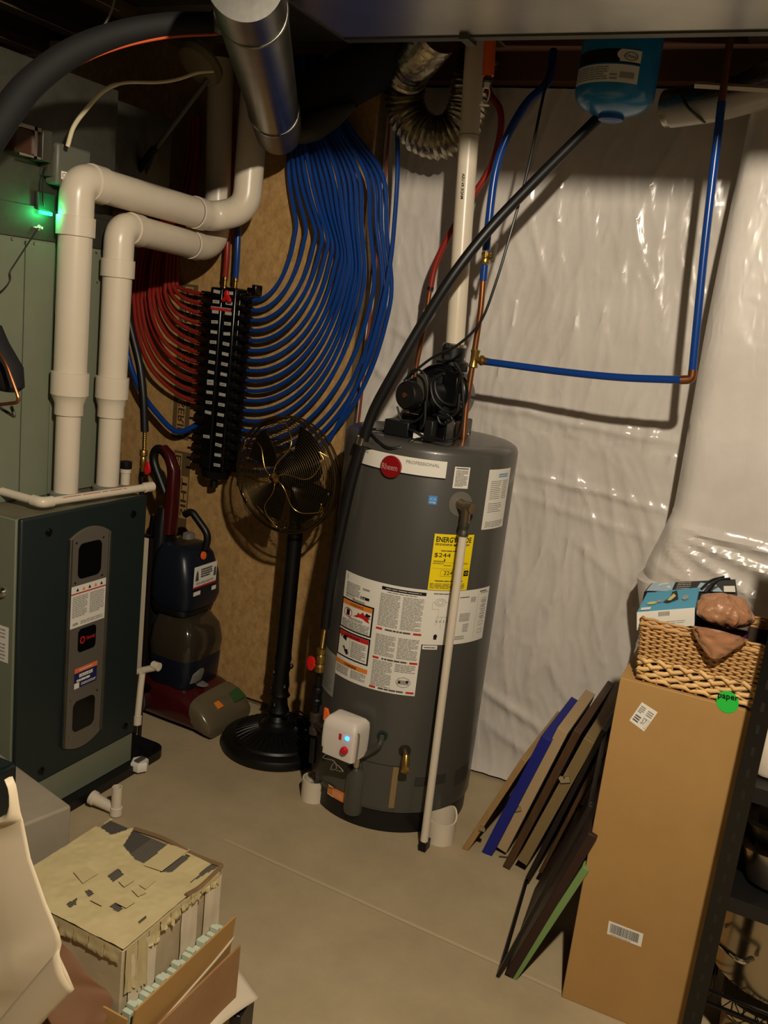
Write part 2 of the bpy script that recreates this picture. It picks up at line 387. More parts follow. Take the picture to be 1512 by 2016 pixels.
# ================================================================== water heater
HC = Vector((-1.104, 2.703, 0)); HR = .28; HZ0, HZ1 = .071, 1.279
def hcyl(px, py, R=HR):
    d = ray(px, py); ox, oy = EYE.x-HC.x, EYE.y-HC.y
    a = d.x**2+d.y**2; b = 2*(ox*d.x+oy*d.y); c = ox*ox+oy*oy-R*R
    dis = b*b-4*a*c
    t = (-b-math.sqrt(max(0, dis)))/(2*a); p = EYE+d*t
    return math.atan2(p.y-HC.y, p.x-HC.x), p.z
def hfn(t0, t1, z0, z1, off=.0005):
    return lambda u, v, h: Vector((HC.x+(HR+off+h)*math.cos(t0+(t1-t0)*u), HC.y+(HR+off+h)*math.sin(t0+(t1-t0)*u), z0+(z1-z0)*v))
def hdecal(px4, mats=INKS, off=.0005):   # tl, tr, br, bl pixels -> curved label
    q = [hcyl(*p) for p in px4]; t0 = (q[0][0]+q[3][0])/2; t1 = (q[1][0]+q[2][0])/2; z1 = (q[0][1]+q[1][1])/2; z0 = (q[2][1]+q[3][1])/2
    w = abs(t1-t0)*HR; return Decal(hfn(t0, t1, z0, z1, off), mats, nu=max(4, abs(t1-t0)/.06), w=w, h=z1-z0)
wh = thing('water_heater', 'tall grey cylindrical water heater with white and yellow labels', 'water heater', (HC.x, HC.y, 0))
b = MB(); b.lathe([(HR-.012, HZ0), (HR, HZ0+.008), (HR, HZ1-.022), (HR-.006, HZ1-.008), (HR-.02, HZ1), (HR-.06, HZ1+.002), (.0, HZ1+.003)], HC, seg=96); build(b, 'tank_jacket', M_heater, wh, smooth=50)
b = MB(); b.lathe([(HR-.02, 0), (HR-.008, .004), (HR-.008, HZ0+.002), (HR-.02, HZ0+.002)], HC, seg=72); build(b, 'base_ring', M_black, wh)
# banner and badge
D = hdecal([(709.6, 881), (881, 906), (877, 939), (704, 911)], INKS+[M_badge])
D.rect(0, .0, 1, 1, WH, 4); D.rect(-.0, -.07, 1, .0, IK, 4); D.text('PROFESSIONAL', .60, .62, .93, .82, GR, 6); D.text('EcoPro', .03, .72, .16, .88, GR, 6)
D.done('name_banner', wh, 'white banner')
t, z = hcyl(771.5, 918.5); bc = HC+Vector((math.cos(t), math.sin(t), 0))*(HR-.004)+Vector((0, 0, z)); ba = Vector((math.cos(t), math.sin(t), 0))
b = MB(); b.lathe([(.034, 0), (.034, .013), (.031, .017), (.0, .018)], bc, ba, seg=40); bd = build(b, 'badge', M_badge, wh); bd['label'] = 'round dark red badge'
tu = Vector((-math.sin(t), math.cos(t), 0)); o_ = bc+ba*.0185-tu*.029+Vector((0, 0, -.016))
D = Decal(lambda u, v, h: o_+tu*.058*u+Vector((0, 0, .032*v))+ba*h, [mat('badge_silver', (170, 120, 116), .3)]); D.text('Rheem', .05, .22, .95, .8, 0, 1); D.done('lettering', bd)
# small labels
D = hdecal([(895.5, 919), (925.5, 920), (921, 962), (891, 961)]); D.rect(0, 0, 1, 1, WH, 0); D.rect(.1, .9, .9, .95, DG); D.lines(.1, .08, .9, .86, 12, GR, fill=.65); D.done('warning_label', wh)
D = hdecal([(965.5, 923), (1006, 922), (987, 1038), (946, 1041)]); D.rect(0, 0, 1, 1, WH, 0); D.lines(.4, .86, .85, .93, 2, BL); D.lines(.12, .5, .55, .82, 10, GR, fill=.3); D.lines(.62, .5, .88, .82, 10, GR, fill=.3); D.lines(.12, .28, .7, .45, 5, GR, fill=.3); D.lines(.1, .03, .92, .14, 4, GR, fill=.35); D.done('rating_label', wh)
D = hdecal([(844, 976), (861, 976), (860, 993), (843, 993)]); D.rect(0, 0, 1, 1, BL, 0); D.disc(.5, .62, .34, .14, WH, 2, inner=.8); D.text('energy', .12, .12, .88, .3, WH); D.done('star_sticker', wh, 'small light blue sticker')
# yellow guide
D = hdecal([(856, 1050), (933, 1053), (919, 1162), (842, 1160)], INKS)
D.rect(0, 0, 1, 1, YE, 0); D.text('ENERGYGUIDE', .05, .86, .93, .955, IK, 2, .02); D.lines(.04, .80, .45, .84, 2, DG); D.lines(.55, .80, .9, .84, 2, DG)
D.poly([(.47, .83), (.55, .83), (.51, .79)], IK); D.lines(.2, .695, .7, .725, 1, DG); D.text('$244', .05, .585, .44, .67, IK, 2, .0)
D.rect(.05, .515, .32, .525, IK); D.poly([(.29, .55), (.33, .55), (.31, .52)], IK); D.rect(.3, .525, .32, .57, IK); D.rect(.05, .50, .9, .503, DG); D.lines(.04, .47, .3, .49, 1, DG); D.lines(.8, .47, .92, .49, 1, DG); D.lines(.3, .44, .5, .46, 1, DG)
D.rect(.04, .39, .95, .393, DG); D.text('224', .33, .285, .54, .35, IK, 2, .0); D.frame(.25, .26, .68, .37, .004, DG); D.rect(.84, .26, .97, .36, IK, 2); D.disc(.905, .31, .04, .025, YE, 3, inner=.7)
D.lines(.14, .15, .85, .19, 1, DG, fill=.4); D.lines(.03, .03, .93, .13, 4, DG, fill=.35); D.done('energy_guide_label', wh, 'yellow label with black print')
# large instruction label
D = hdecal([(681.6, 1123.4), (841, 1160), (819, 1369), (660, 1326)], INKS)
D.rect(0, 0, 1, 1, WH, 0); D.rect(.045, .93, .05, .99, DG)
D.lines(.05, .80, .26, .915, 8, GR); D.lines(.05, .77, .2, .81, 2, GR); D.lines(.29, .885, .38, .905, 2, DG)
D.rect(.27, .80, .385, .825, IK, 2); D.text('UL us', .28, .803, .33, .822, WH, 3)
for k in range(16): D.rect(.16+k*.011, .758, .166+k*.011, .775, IK if k % 3 else DG)
def panel(u0, v0, u1, v1, c, title):
    D.rect(u0, v0, u1, v1, IK, 1); D.rect(u0+.018, v0+.014, u1-.018, v1-.014, WH, 2); D.rect(u0+.018, v1-.056, u1-.018, v1-.014, c, 3); D.text(title, (u0+u1)/2-.1, v1-.048, (u0+u1)/2+.1, v1-.024, IK, 4, .01)
panel(.0, .47, .455, .755, OR, '! WARNING'); panel(.0, .20, .455, .455, RD, '! DANGER')
D.disc(.12, .635, .065, .042, RD, 4, inner=.88); D.rect(.095, .605, .145, .665, DG, 3); D.rect(.1, .61, .14, .655, IK, 4)
D.poly([(.2, .62), (.42, .60), (.40, .63), (.43, .645), (.39, .65), (.40, .67), (.35, .66), (.33, .685), (.29, .655), (.27, .67), (.25, .64)], RD, 4)
D.disc(.38, .675, .014, .01, IK, 5); D.poly([(.35, .66), (.4, .65), (.43, .67), (.41, .68), (.37, .67)], IK, 5)
D.lines(.14, .575, .34, .60, 2, DG, 4, .35); D.lines(.04, .49, .43, .57, 6, GR, 4, .5)
D.lines(.22, .23, .42, .385, 9, GR, 4); D.rect(.195, .225, .2, .4, GR, 4); D.rect(.05, .385, .07, .405, IK, 4); D.poly([(.08, .38), (.14, .36), (.15, .41), (.12, .415), (.09, .405)], IK, 4); D.poly([(.09, .30), (.12, .31), (.18, .24), (.17, .235)], DG, 4); D.poly([(.12, .27), (.17, .29), (.19, .25), (.16, .235)], IK, 4)
D.rect(.0, .125, .46, .165, OR, 2); D.text('! WARNING', .14, .13, .32, .155, IK, 3, .03); D.lines(.02, .035, .22, .115, 6, GR); D.lines(.25, .035, .45, .115, 6, GR)
D.rect(.515, .945, .985, .975, IK, 2); D.lines(.56, .955, .94, .965, 1, WH, 3); D.lines(.58, .925, .9, .935, 1, DG)
for v0, v1, n in ((.61, .915, 22), (.335, .535, 15), (.04, .29, 17)):
    D.lines(.51, v0, .73, v1, n, GR, fill=.5)
    D.lines(.755, v0 if v0 > .3 else .21, .975, v1, n if v0 > .3 else 5, GR, fill=.5)
for v in (.575, .30, .018):
    D.rect(.50, v, .57, v+.018, RD, 2); D.rect(.90, v, .985, v+.018, RD, 2); D.lines(.6, v, .88, v+.018, 1, DG, fill=.8)
D.disc(.86, .12, .08, .05, DG, 2, n=8, inner=.94); D.rect(.8, .1, .92, .14, GR, 2); D.disc(.82, .12, .012, .012, IK, 3); D.disc(.9, .13, .014, .014, IK, 3)
D.done('instruction_label', wh, 'large white label with red and orange warnings')
# wiring diagram label
D = hdecal([(841, 1160), (963, 1155), (949, 1257), (831, 1267)], INKS)
D.rect(0, 0, 1, 1, WH, 0); D.lines(.08, .93, .3, .96, 1, DG); D.disc(.18, .79, .04, .04, GR, 2, inner=.85); D.disc(.18, .79, .07, .07, GR, 2, inner=.93)
for a in ((.08, .66, .17, .663), (.17, .40, .173, .66), (.08, .66, .083, .79), (.08, .79, .11, .793), (.25, .79, .42, .793), (.15, .52, .35, .523), (.15, .36, .153, .52), (.22, .3, .223, .52), (.3, .36, .303, .52)): D.rect(*a, GR, 2)
D.disc(.17, .16, .025, .04, IK); D.rect(.15, .1, .19, .15, IK)
for u in (.15, .2, .25, .3): D.rect(u, .42, u+.015, .46, GR, 2)
D.lines(.45, .86, .6, .89, 1, DG); D.lines(.63, .77, .72, .87, 5, GR); D.lines(.48, .42, .65, .58, 6, GR); D.lines(.55, .22, .65, .38, 5, GR); D.lines(.85, .4, .95, .8, 9, GR, fill=.3); D.lines(.8, .9, .97, .93, 1, GR); D.lines(.78, .93, .92, .97, 1, DG); D.lines(.45, .08, .6, .16, 2, GR)
D.rect(.76, .1, .763, .9, GR, 2)
for v in (.15, .3, .45, .6, .75): D.frame(.83, v, .93, v+.07, .004, GR, 2)
D.done('wiring_label', wh)
D = hdecal([(832, 1270), (861, 1271), (860, 1279), (831, 1278)]); D.rect(0, 0, 1, 1, WH, 0); D.lines(.1, .3, .9, .7, 1, DG); D.done('part_label', wh)
D = hdecal([(642, 1272), (664, 1290), (655, 1372), (635, 1352)], [mat('faded_grey_label', (150, 150, 142), .5), M_grey]); D.rect(0, 0, 1, 1, 0, 0); D.lines(.1, .1, .9, .9, 14, 1, fill=.3); D.done('side_label', wh)
# lower details
def hpt(px, py, out=0):
    t, z = hcyl(px, py); return HC+Vector((math.cos(t), math.sin(t), 0))*(HR+out)+Vector((0, 0, z)), Vector((math.cos(t), math.sin(t), 0)), t, z
D = hdecal([(720, 1503), (786, 1505), (773, 1592), (700, 1583)], [mat('door_seam', (46, 44, 40), .5), M_heater]); D.rect(-.02, -.01, 1.02, 1.01, 0, 0); D.rect(0, .0, 1, 1, 1, 3); D.done('access_door', wh)
D = hdecal([(774, 1509), (785, 1509), (776, 1590), (765, 1589)], [mat('tan_tape', (136, 112, 72), .6)]); D.rect(0, 0, 1, 1, 0, 6); D.done('tape_strip', wh, 'tan tape strip')
D = hdecal([(647, 1543), (678, 1561), (676, 1580), (645, 1562)], INKS); D.rect(0, 0, 1, 1, OR, 1); D.rect(0, 0, .4, 1, mat and WH, 2); D.rect(.02, .1, .38, .9, OR, 3); D.lines(.45, .2, .95, .8, 4, WH, 3, .3); D.done('caution_sticker', wh, 'orange and white sticker')
D = hdecal([(818, 1524), (880, 1526), (872, 1546), (816, 1544)], [mat('vent_slot', (40, 38, 35), .6)])
for k in range(6): D.rect(0, k/6+.03, 1, k/6+.1, 0, 1)
D.done('air_louvre', wh)
D = hdecal([(898, 1520), (925, 1490), (917, 1530), (890, 1550)], [MATS['vent_slot']])
for k in range(6): D.rect(0, k/6+.03, 1, k/6+.08, 0, 1)
D.done('air_louvre', wh)
p, n, t, z = hpt(697, 1552); z0 = hpt(690, 1594)[3]; z1 = hpt(702, 1512)[3]
b = MB(); c = HC+n*(HR-.012); b.lathe([(.030, z0-.01), (.034, z0), (.036, z1-.01), (.034, z1), (.02, z1+.001)], Vector((c.x, c.y, 0)), seg=28); build(b, 'burner_cover', M_heater, wh)
b = MB(); b.cyl(Vector((c.x, c.y, z1-.01))+n*.012, Vector((c.x, c.y, z1+.08))+n*.012, .012); b.cyl(Vector((c.x, c.y, z1-.01))+n*.008-Vector((.026, 0, 0)), Vector((c.x, c.y, z1+.06))+n*.008-Vector((.026, 0, 0)), .004); build(b, 'burner_tube', M_chrome, wh)
# control valve
p, n, t, z = hpt(699, 1437); tg = Vector((-n.y, n.x, 0)); vc = HC+n*(HR+.055)+Vector((0, 0, z))
vfront = vc+n*.055; sc = .066
b = MB(); secs = []
for k, (dz, wd, dp) in enumerate([(-.062, .054, .042), (-.058, .061, .047), (-.01, .062, .050), (.035, .062, .049), (.052, .060, .046), (.064, .052, .034), (.068, .044, .024)]):
    secs.append((vc+Vector((0, 0, dz)), tg*wd, n*dp))
b.loft(secs, 10, 56); gv = build(b, 'gas_control_valve', mat('cream_white_plastic', (222, 212, 200), .4), wh, smooth=40); gv['label'] = 'white plastic control box'
fo = vc+n*.0505
D = Decal(lambda u, v, h: fo+tg*(u*.1)+Vector((0, 0, v*.1))+n*h, [M_red, M_bled, M_ink, M_white]); D.rect(.06, .1, .16, .3, 0, 1); D.rect(-.6, -.55, -.48, -.35, 2, 1); D.done('display_window', gv)
b = MB(); b.lathe([(.0125, 0), (.0125, .008), (.01, .012), (0, .012)], fo+tg*.033-Vector((0, 0, .018)), n, 24); b.box(fo+tg*.033-Vector((0, 0, .018))+n*.012, (.004, .004, .018), Matrix.Rotation(.8, 3, n)); build(b, 'control_dial', mat('crimson_knob', (200, 30, 50), .35), gv)
b = MB(); b.lathe([(.0062, 0), (.0062, .003), (0, .004)], fo+tg*.036+Vector((0, 0, .022)), n, 20); build(b, 'indicator_light', M_bled, gv)
b = MB(); b.tube(catmull([vc+tg*.058+n*.03+Vector((0, 0, .04)), vc+tg*.066+n*.03+Vector((0, 0, .03)), vc+tg*.066+n*.03-Vector((0, 0, .05))], 6), .003, 8); b.tube(catmull([vc-tg*.035+n*.05-Vector((0, 0, .058)), vc-tg*.04+n*.055-Vector((0, 0, .07)), vc+tg*.0+n*.055-Vector((0, 0, .066)), vc+tg*.01+n*.05-Vector((0, 0, .09)), vc+tg*-.01+n*.05-Vector((0, 0, .1)), vc+tg*.0+n*.05-Vector((0, 0, .075)), vc+tg*.035+n*.05-Vector((0, 0, .09)), vc+tg*.01+n*.05-Vector((0, 0, .096))], 8), .0017, 6); build(b, 'thin_tubing', mat('silver_tubing', (170, 168, 160), .3, .8), wh)
pp, nn, _, _ = hpt(753, 1448)
b = MB(); b.lathe([(.017, -.004), (.017, .004), (.011, .005), (.011, .001), (0, .001)], pp, nn, 24); build(b, 'port_ring', mat('dark_green_rubber', (26, 44, 36), .5), wh)
b = MB(); b.tube(catmull([pp+nn*.003, pp+nn*.03-Vector((.002, 0, .02)), pp+nn*.035-tg*.04-Vector((0, 0, .06)), vc+tg*.02-Vector((0, 0, .08))], 8), .009, 10); build(b, 'conduit', mat('grey_rubber', (62, 62, 56), .5), wh)
pp, nn, _, _ = hpt(797, 1478)
b = MB(); b.lathe([(.02, -.003), (.02, .002), (0, .002)], pp, nn, 24); build(b, 'drain_port', mat('drain_hole_shadow', (30, 29, 27), .5), wh)
b = MB(); b.cyl(pp, pp+nn*.05, .009); b.tube([pp+nn*.04+Vector((0, 0, .006)), pp+nn*.05-Vector((0, 0, .012)), pp+nn*.056-Vector((0, 0, .032))], [.011, .013, .0125], 18); b.lathe([(.014, 0), (.0145, .01), (.010, .012), (0, .012)], pp+nn*.056-Vector((0, 0, .032)), nn+Vector((0, 0, -.6)), 18); build(b, 'drain_valve', M_brass, wh)
# relief valve and discharge tube
pp, nn, _, _ = hpt(906, 992); tt = Vector((-nn.y, nn.x, 0))
D = Decal(lambda u, v, h: hfn(0, 1, 0, 1)(0, 0, 0), [M_heater]); b = MB()
b.lathe([(.038, -.004), (.038, .0012), (.018, .002), (0, .002)], pp, nn, 32); M_tarn = mat('tarnished_valve_metal', (150, 132, 108), .3, .9); build(b, 'relief_port_ring', mat('heater_grey_ring', (104, 100, 92), .4), wh)
b = MB(); b.cyl(pp, pp+nn*.045, .016); b.lathe([(.0, 0), (.017, .001), (.018, .012), (.0165, .03), (0, .031)], pp+nn*.035, nn+tt*.5, 20); b.cyl(pp+nn*.048, pp+nn*.05-Vector((0, 0, .045)), .014); rv = build(b, 'relief_valve', M_tarn, wh)
b = MB(); b.lathe([(.016, 0), (.0165, .012), (.0145, .016), (.0145, .024), (.0165, .028), (.016, .04), (0, .04)], pp+nn*.05-Vector((0, 0, .085)), (0, 0, 1), 20); build(b, 'union_nut', M_galvd, rv)
dt_top = pp+nn*.05-Vector((0, 0, .08)); dbp = AZ(835, 1655, .035)
b = MB(); b.cyl(dt_top, Vector((dbp.x, dbp.y, .035)), .0125, seg=24); solo(b, 'discharge_pipe', M_pvc, 'thin white vertical pipe running down the front of the grey water heater', 'pipe')
b = MB(); b.bb(dbp.x-.014, dbp.x+.012, dbp.y-.01, dbp.y+.03, 0, .034); solo(b, 'foot_block', M_iron, 'small dark block under the thin white pipe of the water heater', 'block', bevel=.003)
# short cut-off pipe rings on the floor
for px, py, r, l in ((866, 1667, .047, 'short cut white pipe ring on floor at right foot of water heater'), (613, 1583, .042, 'short cut white pipe ring on floor at left foot of water heater')):
    c = AZ(px, py, 0); c.y += r*.9; c.x -= r*.4; prof = []; b = MB(); n_ = 40; vs = []
    for ring, (rr, base) in enumerate(((r, 0), (r, 1), (r-.005, 1), (r-.005, 0))):
        for k in range(n_):
            a = 2*PI*k/n_; hgt = .075+.03*max(0, math.cos(a-1.1))**3; vs.append((c.x+rr*math.cos(a), c.y+rr*math.sin(a), hgt if base else 0.0))
    fs = [(g*n_+k, g*n_+(k+1) % n_, ((g+1) % 4)*n_+(k+1) % n_, ((g+1) % 4)*n_+k) for g in range(4) for k in range(n_)]
    b.add(vs, fs); solo(b, 'pipe_offcut', M_pvc, l, 'pipe offcut', smooth=40)

# draught inducer on the heater
vb = thing('vent_blower', 'black vent blower with motor and coiled cords on top of the water heater', 'blower', (-1.11, 2.70, HZ1+.003))
zt = HZ1+.003
def hb(px, py, Y): return AY(px, py, Y)
sc_ = hb(866, 800, 2.70)
b = MB(); b.lathe([(.085, -.045), (.095, -.04), (.095, .05), (.085, .06), (.0, .06)], Vector((sc_.x, 2.72, zt+.13)), nrm((.1, -1, .12)), 40); b.bb(sc_.x-.01, sc_.x+.075, 2.64, 2.76, zt+.1, zt+.21)
b.bb(sc_.x-.10, sc_.x+.09, 2.63, 2.78, zt, zt+.06); build(b, 'scroll_housing', M_blackg, vb, bevel=.006)
b = MB(); mc = hb(797, 778, 2.54); ax = nrm((-.35, -1, .0)); b.lathe([(.040, 0), (.044, -.006), (.044, -.05), (.058, -.055), (.06, -.12), (.05, -.16), (0, -.17)], mc, -ax if 0 else ax, 36); build(b, 'motor', M_black, vb)
b = MB(); b.lathe([(.008, 0), (.008, .004), (0, .004)], mc, ax, 18); build(b, 'motor_shaft', M_copper, vb)
b = MB(); q = hb(833, 745, 2.56); b.prism([hb(x, y, 2.56) for x, y in ((820, 735), (840, 738), (842, 770), (826, 800), (812, 790), (822, 765))], (0, .01, 0)); build(b, 'mounting_bracket', M_galvd, vb)
p0 = hb(893, 733, 2.75)
b = MB(); b.lathe([(.05, -.17), (.052, -.165), (.052, 0)], Vector((p0.x-.005, 2.69, zt+.19)), (0, 0, 1), 32); b.lathe([(.05, 0), (.052, .01), (.052, .045), (.038, .052), (.038, .09), (0, .09)], Vector((p0.x-.005, 2.74, zt+.19)), (0, 0, 1), 32)
for a_ in range(8):
    q_ = a_*PI/4; b.box((p0.x-.005+.05*math.cos(q_), 2.74+.05*math.sin(q_), zt+.21), (.008, .008, .03))
build(b, 'outlet_collar', M_black, vb)
cl = MB(); cc = Vector((p0.x-.005, 2.742, zt+.235)); cl.lathe([(.034, 0), (.036, .002), (.036, .055), (.034, .057), (0, .057)], cc, (0, 0, 1), 32)
cb = build(cl, 'coupling', mat('smoky_rubber_coupling', (72, 70, 62), .2, coat=.5), vb)
for dz in (.008, .046):
    b = MB(); b.lathe([(.0365, 0), (.038, .001), (.038, .008), (.0365, .009)], cc+Vector((0, 0, dz)), (0, 0, 1), 32); b.bb(cc.x-.012, cc.x+.002, cc.y-.046, cc.y-.034, cc.z+dz-.003, cc.z+dz+.012); build(b, 'hose_clamp', M_chrome, cb)
q1 = hb(760, 848, 2.52); q2 = hb(808, 858, 2.52)
b = MB(); b.bb(q1.x, q2.x, 2.50, 2.56, zt, zt+.048); build(b, 'power_adapter', M_black, vb, bevel=.004)
q1 = hb(838, 850, 2.52); b = MB(); b.bb(q1.x, q1.x+.03, 2.50, 2.54, zt, zt+.065); build(b, 'plug', M_black, vb, bevel=.004)
q1 = hb(815, 850, 2.50); b = MB(); b.bb(q1.x, q1.x+.032, 2.497, 2.50, zt+.004, zt+.024); build(b, 'white_tag', M_white, vb)
b = MB(); b.bb(sc_.x+.02, sc_.x+.09, 2.55, 2.62, zt, zt+.07); build(b, 'junction_box', M_blackg, vb, bevel=.006)
def hp(pts, Y):
    Ys = Y if isinstance(Y, (list, tuple)) else [Y]*len(pts)
    return [AY(x, y, Yk) for (x, y), Yk in zip(pts, Ys)]
cords = [([(762, 850), (735, 845), (732, 855), (760, 880), (790, 880), (815, 866), (850, 862), (885, 868), (905, 850), (912, 800), (908, 740), (895, 715)], [2.54, 2.52, 2.45, 2.42, 2.43, 2.46, 2.46, 2.46, 2.5, 2.56, 2.6, 2.66], .0042),
    ([(782, 800), (790, 825), (808, 832), (828, 822), (838, 800), (842, 760), (835, 735), (815, 728), (795, 750)], 2.52, .0035),
    ([(875, 735), (858, 745), (858, 770), (870, 790), (890, 798), (908, 792)], 2.55, .0045),
    ([(868, 738), (850, 752), (851, 778), (862, 798), (885, 812), (908, 800)], 2.54, .0045),
    ([(905, 775), (900, 810), (880, 822), (862, 818), (870, 835), (890, 826), (880, 815)], 2.53, .004),
    ([(838, 790), (836, 830), (828, 845)], 2.50, .004),
    ([(805, 845), (820, 850), (838, 862)], 2.49, .003)]
for pts, Y, r in cords:
    b = MB(); b.tube(catmull(hp(pts, Y), 8), r, 8); build(b, 'power_cord', M_black, vb)

# vent stack
pt = hp([(895, 692), (912, 480), (925, 300), (934, 90), (938, 30)], 2.75)
a = Vector((cc.x, 2.745, zt+.275)); t_ = AY(936, 86, 2.75)
vs_ = thing('vent_pipe', 'thick white vent pipe rising from the blower on the water heater to the duct', 'pipe', tuple(a))
b = MB(); b.cyl(a, a+(t_-a)*1.25, .0302, seg=32); build(b, 'pipe', M_pvc, vs_)
D_ = (t_-a).normalized(); cdir = (Vector((0, 0, 0))-Vector((a.x, a.y, 0))).normalized(); sd = Vector((-cdir.y, cdir.x, 0))
k0 = a+D_*((AY(916, 395, 2.75)-a).length)
D = Decal(lambda u, v, h: k0+D_*(u*.075)+(cdir*math.cos(-.3+(v-.5)*.5)+sd*math.sin(-.3+(v-.5)*.5))*(.0308+h), [M_ink]); D.text('MADE IN USA', 0, .2, 1, .8, 0, 1); D.done('printing', vs_)
ring = a+D_*((AY(926, 268, 2.75)-a).length); b = MB(); b.tube([ring, ring+D_*.002], .0308, 32); build(b, 'pen_mark', mat('pen_mark_grey', (120, 110, 96), .5), vs_)

# copper and pex risers
def run(name, pts, Y, r, m, label, cat='pipe', n=8, seg=14, group=None, parent=None):
    b = MB(); b.tube(catmull(hp(pts, Y), n), r, seg)
    return build(b, name, m, parent) if parent else solo(b, name, m, label, cat, group)
hr = thing('hot_water_riser', 'copper pipe turning into red hose left of the white vent pipe', 'pipe', tuple(AY(820, 720, 2.86)))
run('copper_section', [(806, 838), (812, 790), (820, 720), (836, 640), (846, 572)], 2.86, .0085, M_copper, None, parent=hr)
run('red_hose_section', [(846, 575), (858, 520), (887, 458), (935, 380), (968, 325), (985, 260), (984, 215), (962, 180), (950, 120)], 2.86, .0105, M_redp, None, parent=hr)
p_ = AY(847, 568, 2.86); b = MB(); b.lathe([(.0112, 0), (.0115, .006), (.0112, .012)], p_-Vector((0, 0, .006)), (0.1, 0, 1), 16); build(b, 'crimp_ring', M_black, hr)
cr = thing('cold_water_riser', 'copper pipe with brass valve and blue hose right of the white vent pipe', 'pipe', tuple(AZ(915, 858, HZ1)))
Yc = 2.70
run('copper_section', [(912, 868), (918, 800), (933, 700), (946, 610), (951, 552)], [2.68, 2.69, Yc, Yc, Yc], .0095, M_copper, None, parent=cr)
run('blue_collar', [(951, 553), (954, 522)], Yc, .0118, M_bluep, None, n=2, parent=cr)
run('blue_hose_section', [(957, 494), (962, 440), (975, 340), (998, 270), (1035, 205), (1078, 160), (1090, 100)], [Yc, Yc, Yc, Yc, 2.72, 2.75, 2.8], .0125, M_bluep, None, parent=cr)
b = MB(); v_ = AY(956, 508, Yc); b.lathe([(.014, -.016), (.016, -.012), (.013, 0), (.016, .012), (.014, .018), (0, .018)], v_, (.05, 0, 1), 18); b.cyl(v_, v_+Vector((.03, -.012, .006)), .008); b.cyl(v_+Vector((.006, -.02, 0)), v_+Vector((.006, -.02, .02)), .004); bv = build(b, 'brass_valve', M_brass, cr)
b = MB(); b.prism([v_+Vector((.028, -.02, -.012)), v_+Vector((.034, -.02, -.012)), v_+Vector((.04, -.02, .045)), v_+Vector((.034, -.02, .05))], (0, .008, 0)); build(b, 'lever_handle', M_galvd, bv)
tp = AY(934, 706, Yc); b = MB(); b.lathe([(.014, -.028), (.0155, -.025), (.012, -.01), (.012, .01), (.0155, .025), (.014, .028)], tp, (.04, 0, 1), 18); b.cyl(tp, AY(953, 712, Yc), .011); b.lathe([(.0, 0), (.014, .001), (.016, .006), (.016, .012), (.013, .016), (0, .016)], AY(944, 709, Yc), (1, 0, 0), 18); build(b, 'tee_fitting', M_brass, cr)
b = MB(); k_ = AZ(914, 862, HZ1); b.lathe([(.0, 0), (.016, .001), (.016, .014), (.012, .018), (.012, .03), (.0, .03)], k_, (0, 0, 1), 16); build(b, 'nipple', M_chrome, cr)
bh = thing('blue_branch_pipe', 'bright blue pipe running right from the riser then up to the ceiling', 'pipe', tuple(AY(1358, 742, 2.65)))
Y0, Y1 = 2.70, 2.65
run('horizontal_run', [(958, 712), (1100, 731), (1220, 743), (1342, 748)], [Y0, 2.69, 2.67, Y1], .0112, M_bluep, None, parent=bh)
run('vertical_run', [(1363, 732), (1388, 480), (1421, 200)], Y1, .0112, M_bluep, None, parent=bh)
b = MB(); b.tube(fillet([AY(1340, 748, Y1), AY(1362, 747, Y1), AY(1364, 728, Y1)], .012), .0125, 16); build(b, 'copper_elbow', M_copper, bh); b = MB(); b.tube([AY(952, 711, Y0), AY(960, 712, Y0)], .012, 14); build(b, 'copper_stub', M_copper, bh)
run('copper_end', [(1420, 205), (1425, 170), (1440, 60), (1446, 20)], Y1, .0098, M_copper, None, parent=bh)
run('rust_gas_pipe', [(705, 860), (716, 740), (731, 600), (745, 480), (760, 330), (772, 230)], 2.93, .0058, M_rust, 'thin reddish pipe along the right edge of the strand board', seg=10) if 0 else None
b = MB(); b.tube(catmull(hp([(612, 1440), (645, 1240), (684, 1000), (706, 830), (716, 740), (731, 600), (745, 480), (757, 360), (766, 250), (772, 60)], 2.93), 6), .0048, 10); solo(b, 'rusty_pipe', M_rust, 'thin rusty red pipe along the right edge of the strand board', 'pipe')

# gas line hose over the heater
gh = thing('gas_hose', 'thick black hose sagging from the blue tank across the heater to its gas valve', 'hose', tuple(AY(640, 1240, 2.46)))
gp = [(1185, 225), (1120, 290), (1040, 370), (960, 455), (890, 545), (830, 640), (775, 735), (735, 810), (712, 880), (692, 950), (672, 1040), (652, 1140), (640, 1235)]
gy = [2.66, 2.62, 2.56, 2.5, 2.46, 2.44, 2.42, 2.42, 2.42, 2.42, 2.43, 2.44, 2.46]
b = MB(); b.tube(catmull(hp(gp, gy), 8), .0155, 16); build(b, 'hose', M_black, gh)
b = MB(); p_ = AY(712, 868, 2.42); b.lathe([(.0172, -.012), (.018, -.011), (.018, .011), (.0172, .012)], p_, (.2, 0, 1), 20); b.prism([p_+Vector((.012, -.016, -.01)), p_+Vector((.055, .03, -.028)), p_+Vector((.055, .03, -.02)), p_+Vector((.012, -.016, .006))], (0, .003, 0)); build(b, 'clamp', M_chrome, gh)
b = MB(); pr = []; A0 = AY(640, 1236, 2.46); B0 = AY(634, 1275, 2.46); L = (B0-A0).length
for k in range(25): pr.append((.0085 if k % 2 else .0072, L*k/24))
b.lathe(pr, A0, (B0-A0), 16); build(b, 'corrugated_end', M_brassw, gh)
gvv = thing('gas_valve_stack', 'brass gas valves with red handles left of the water heater', 'valve', tuple(AY(625, 1460, 2.46)))
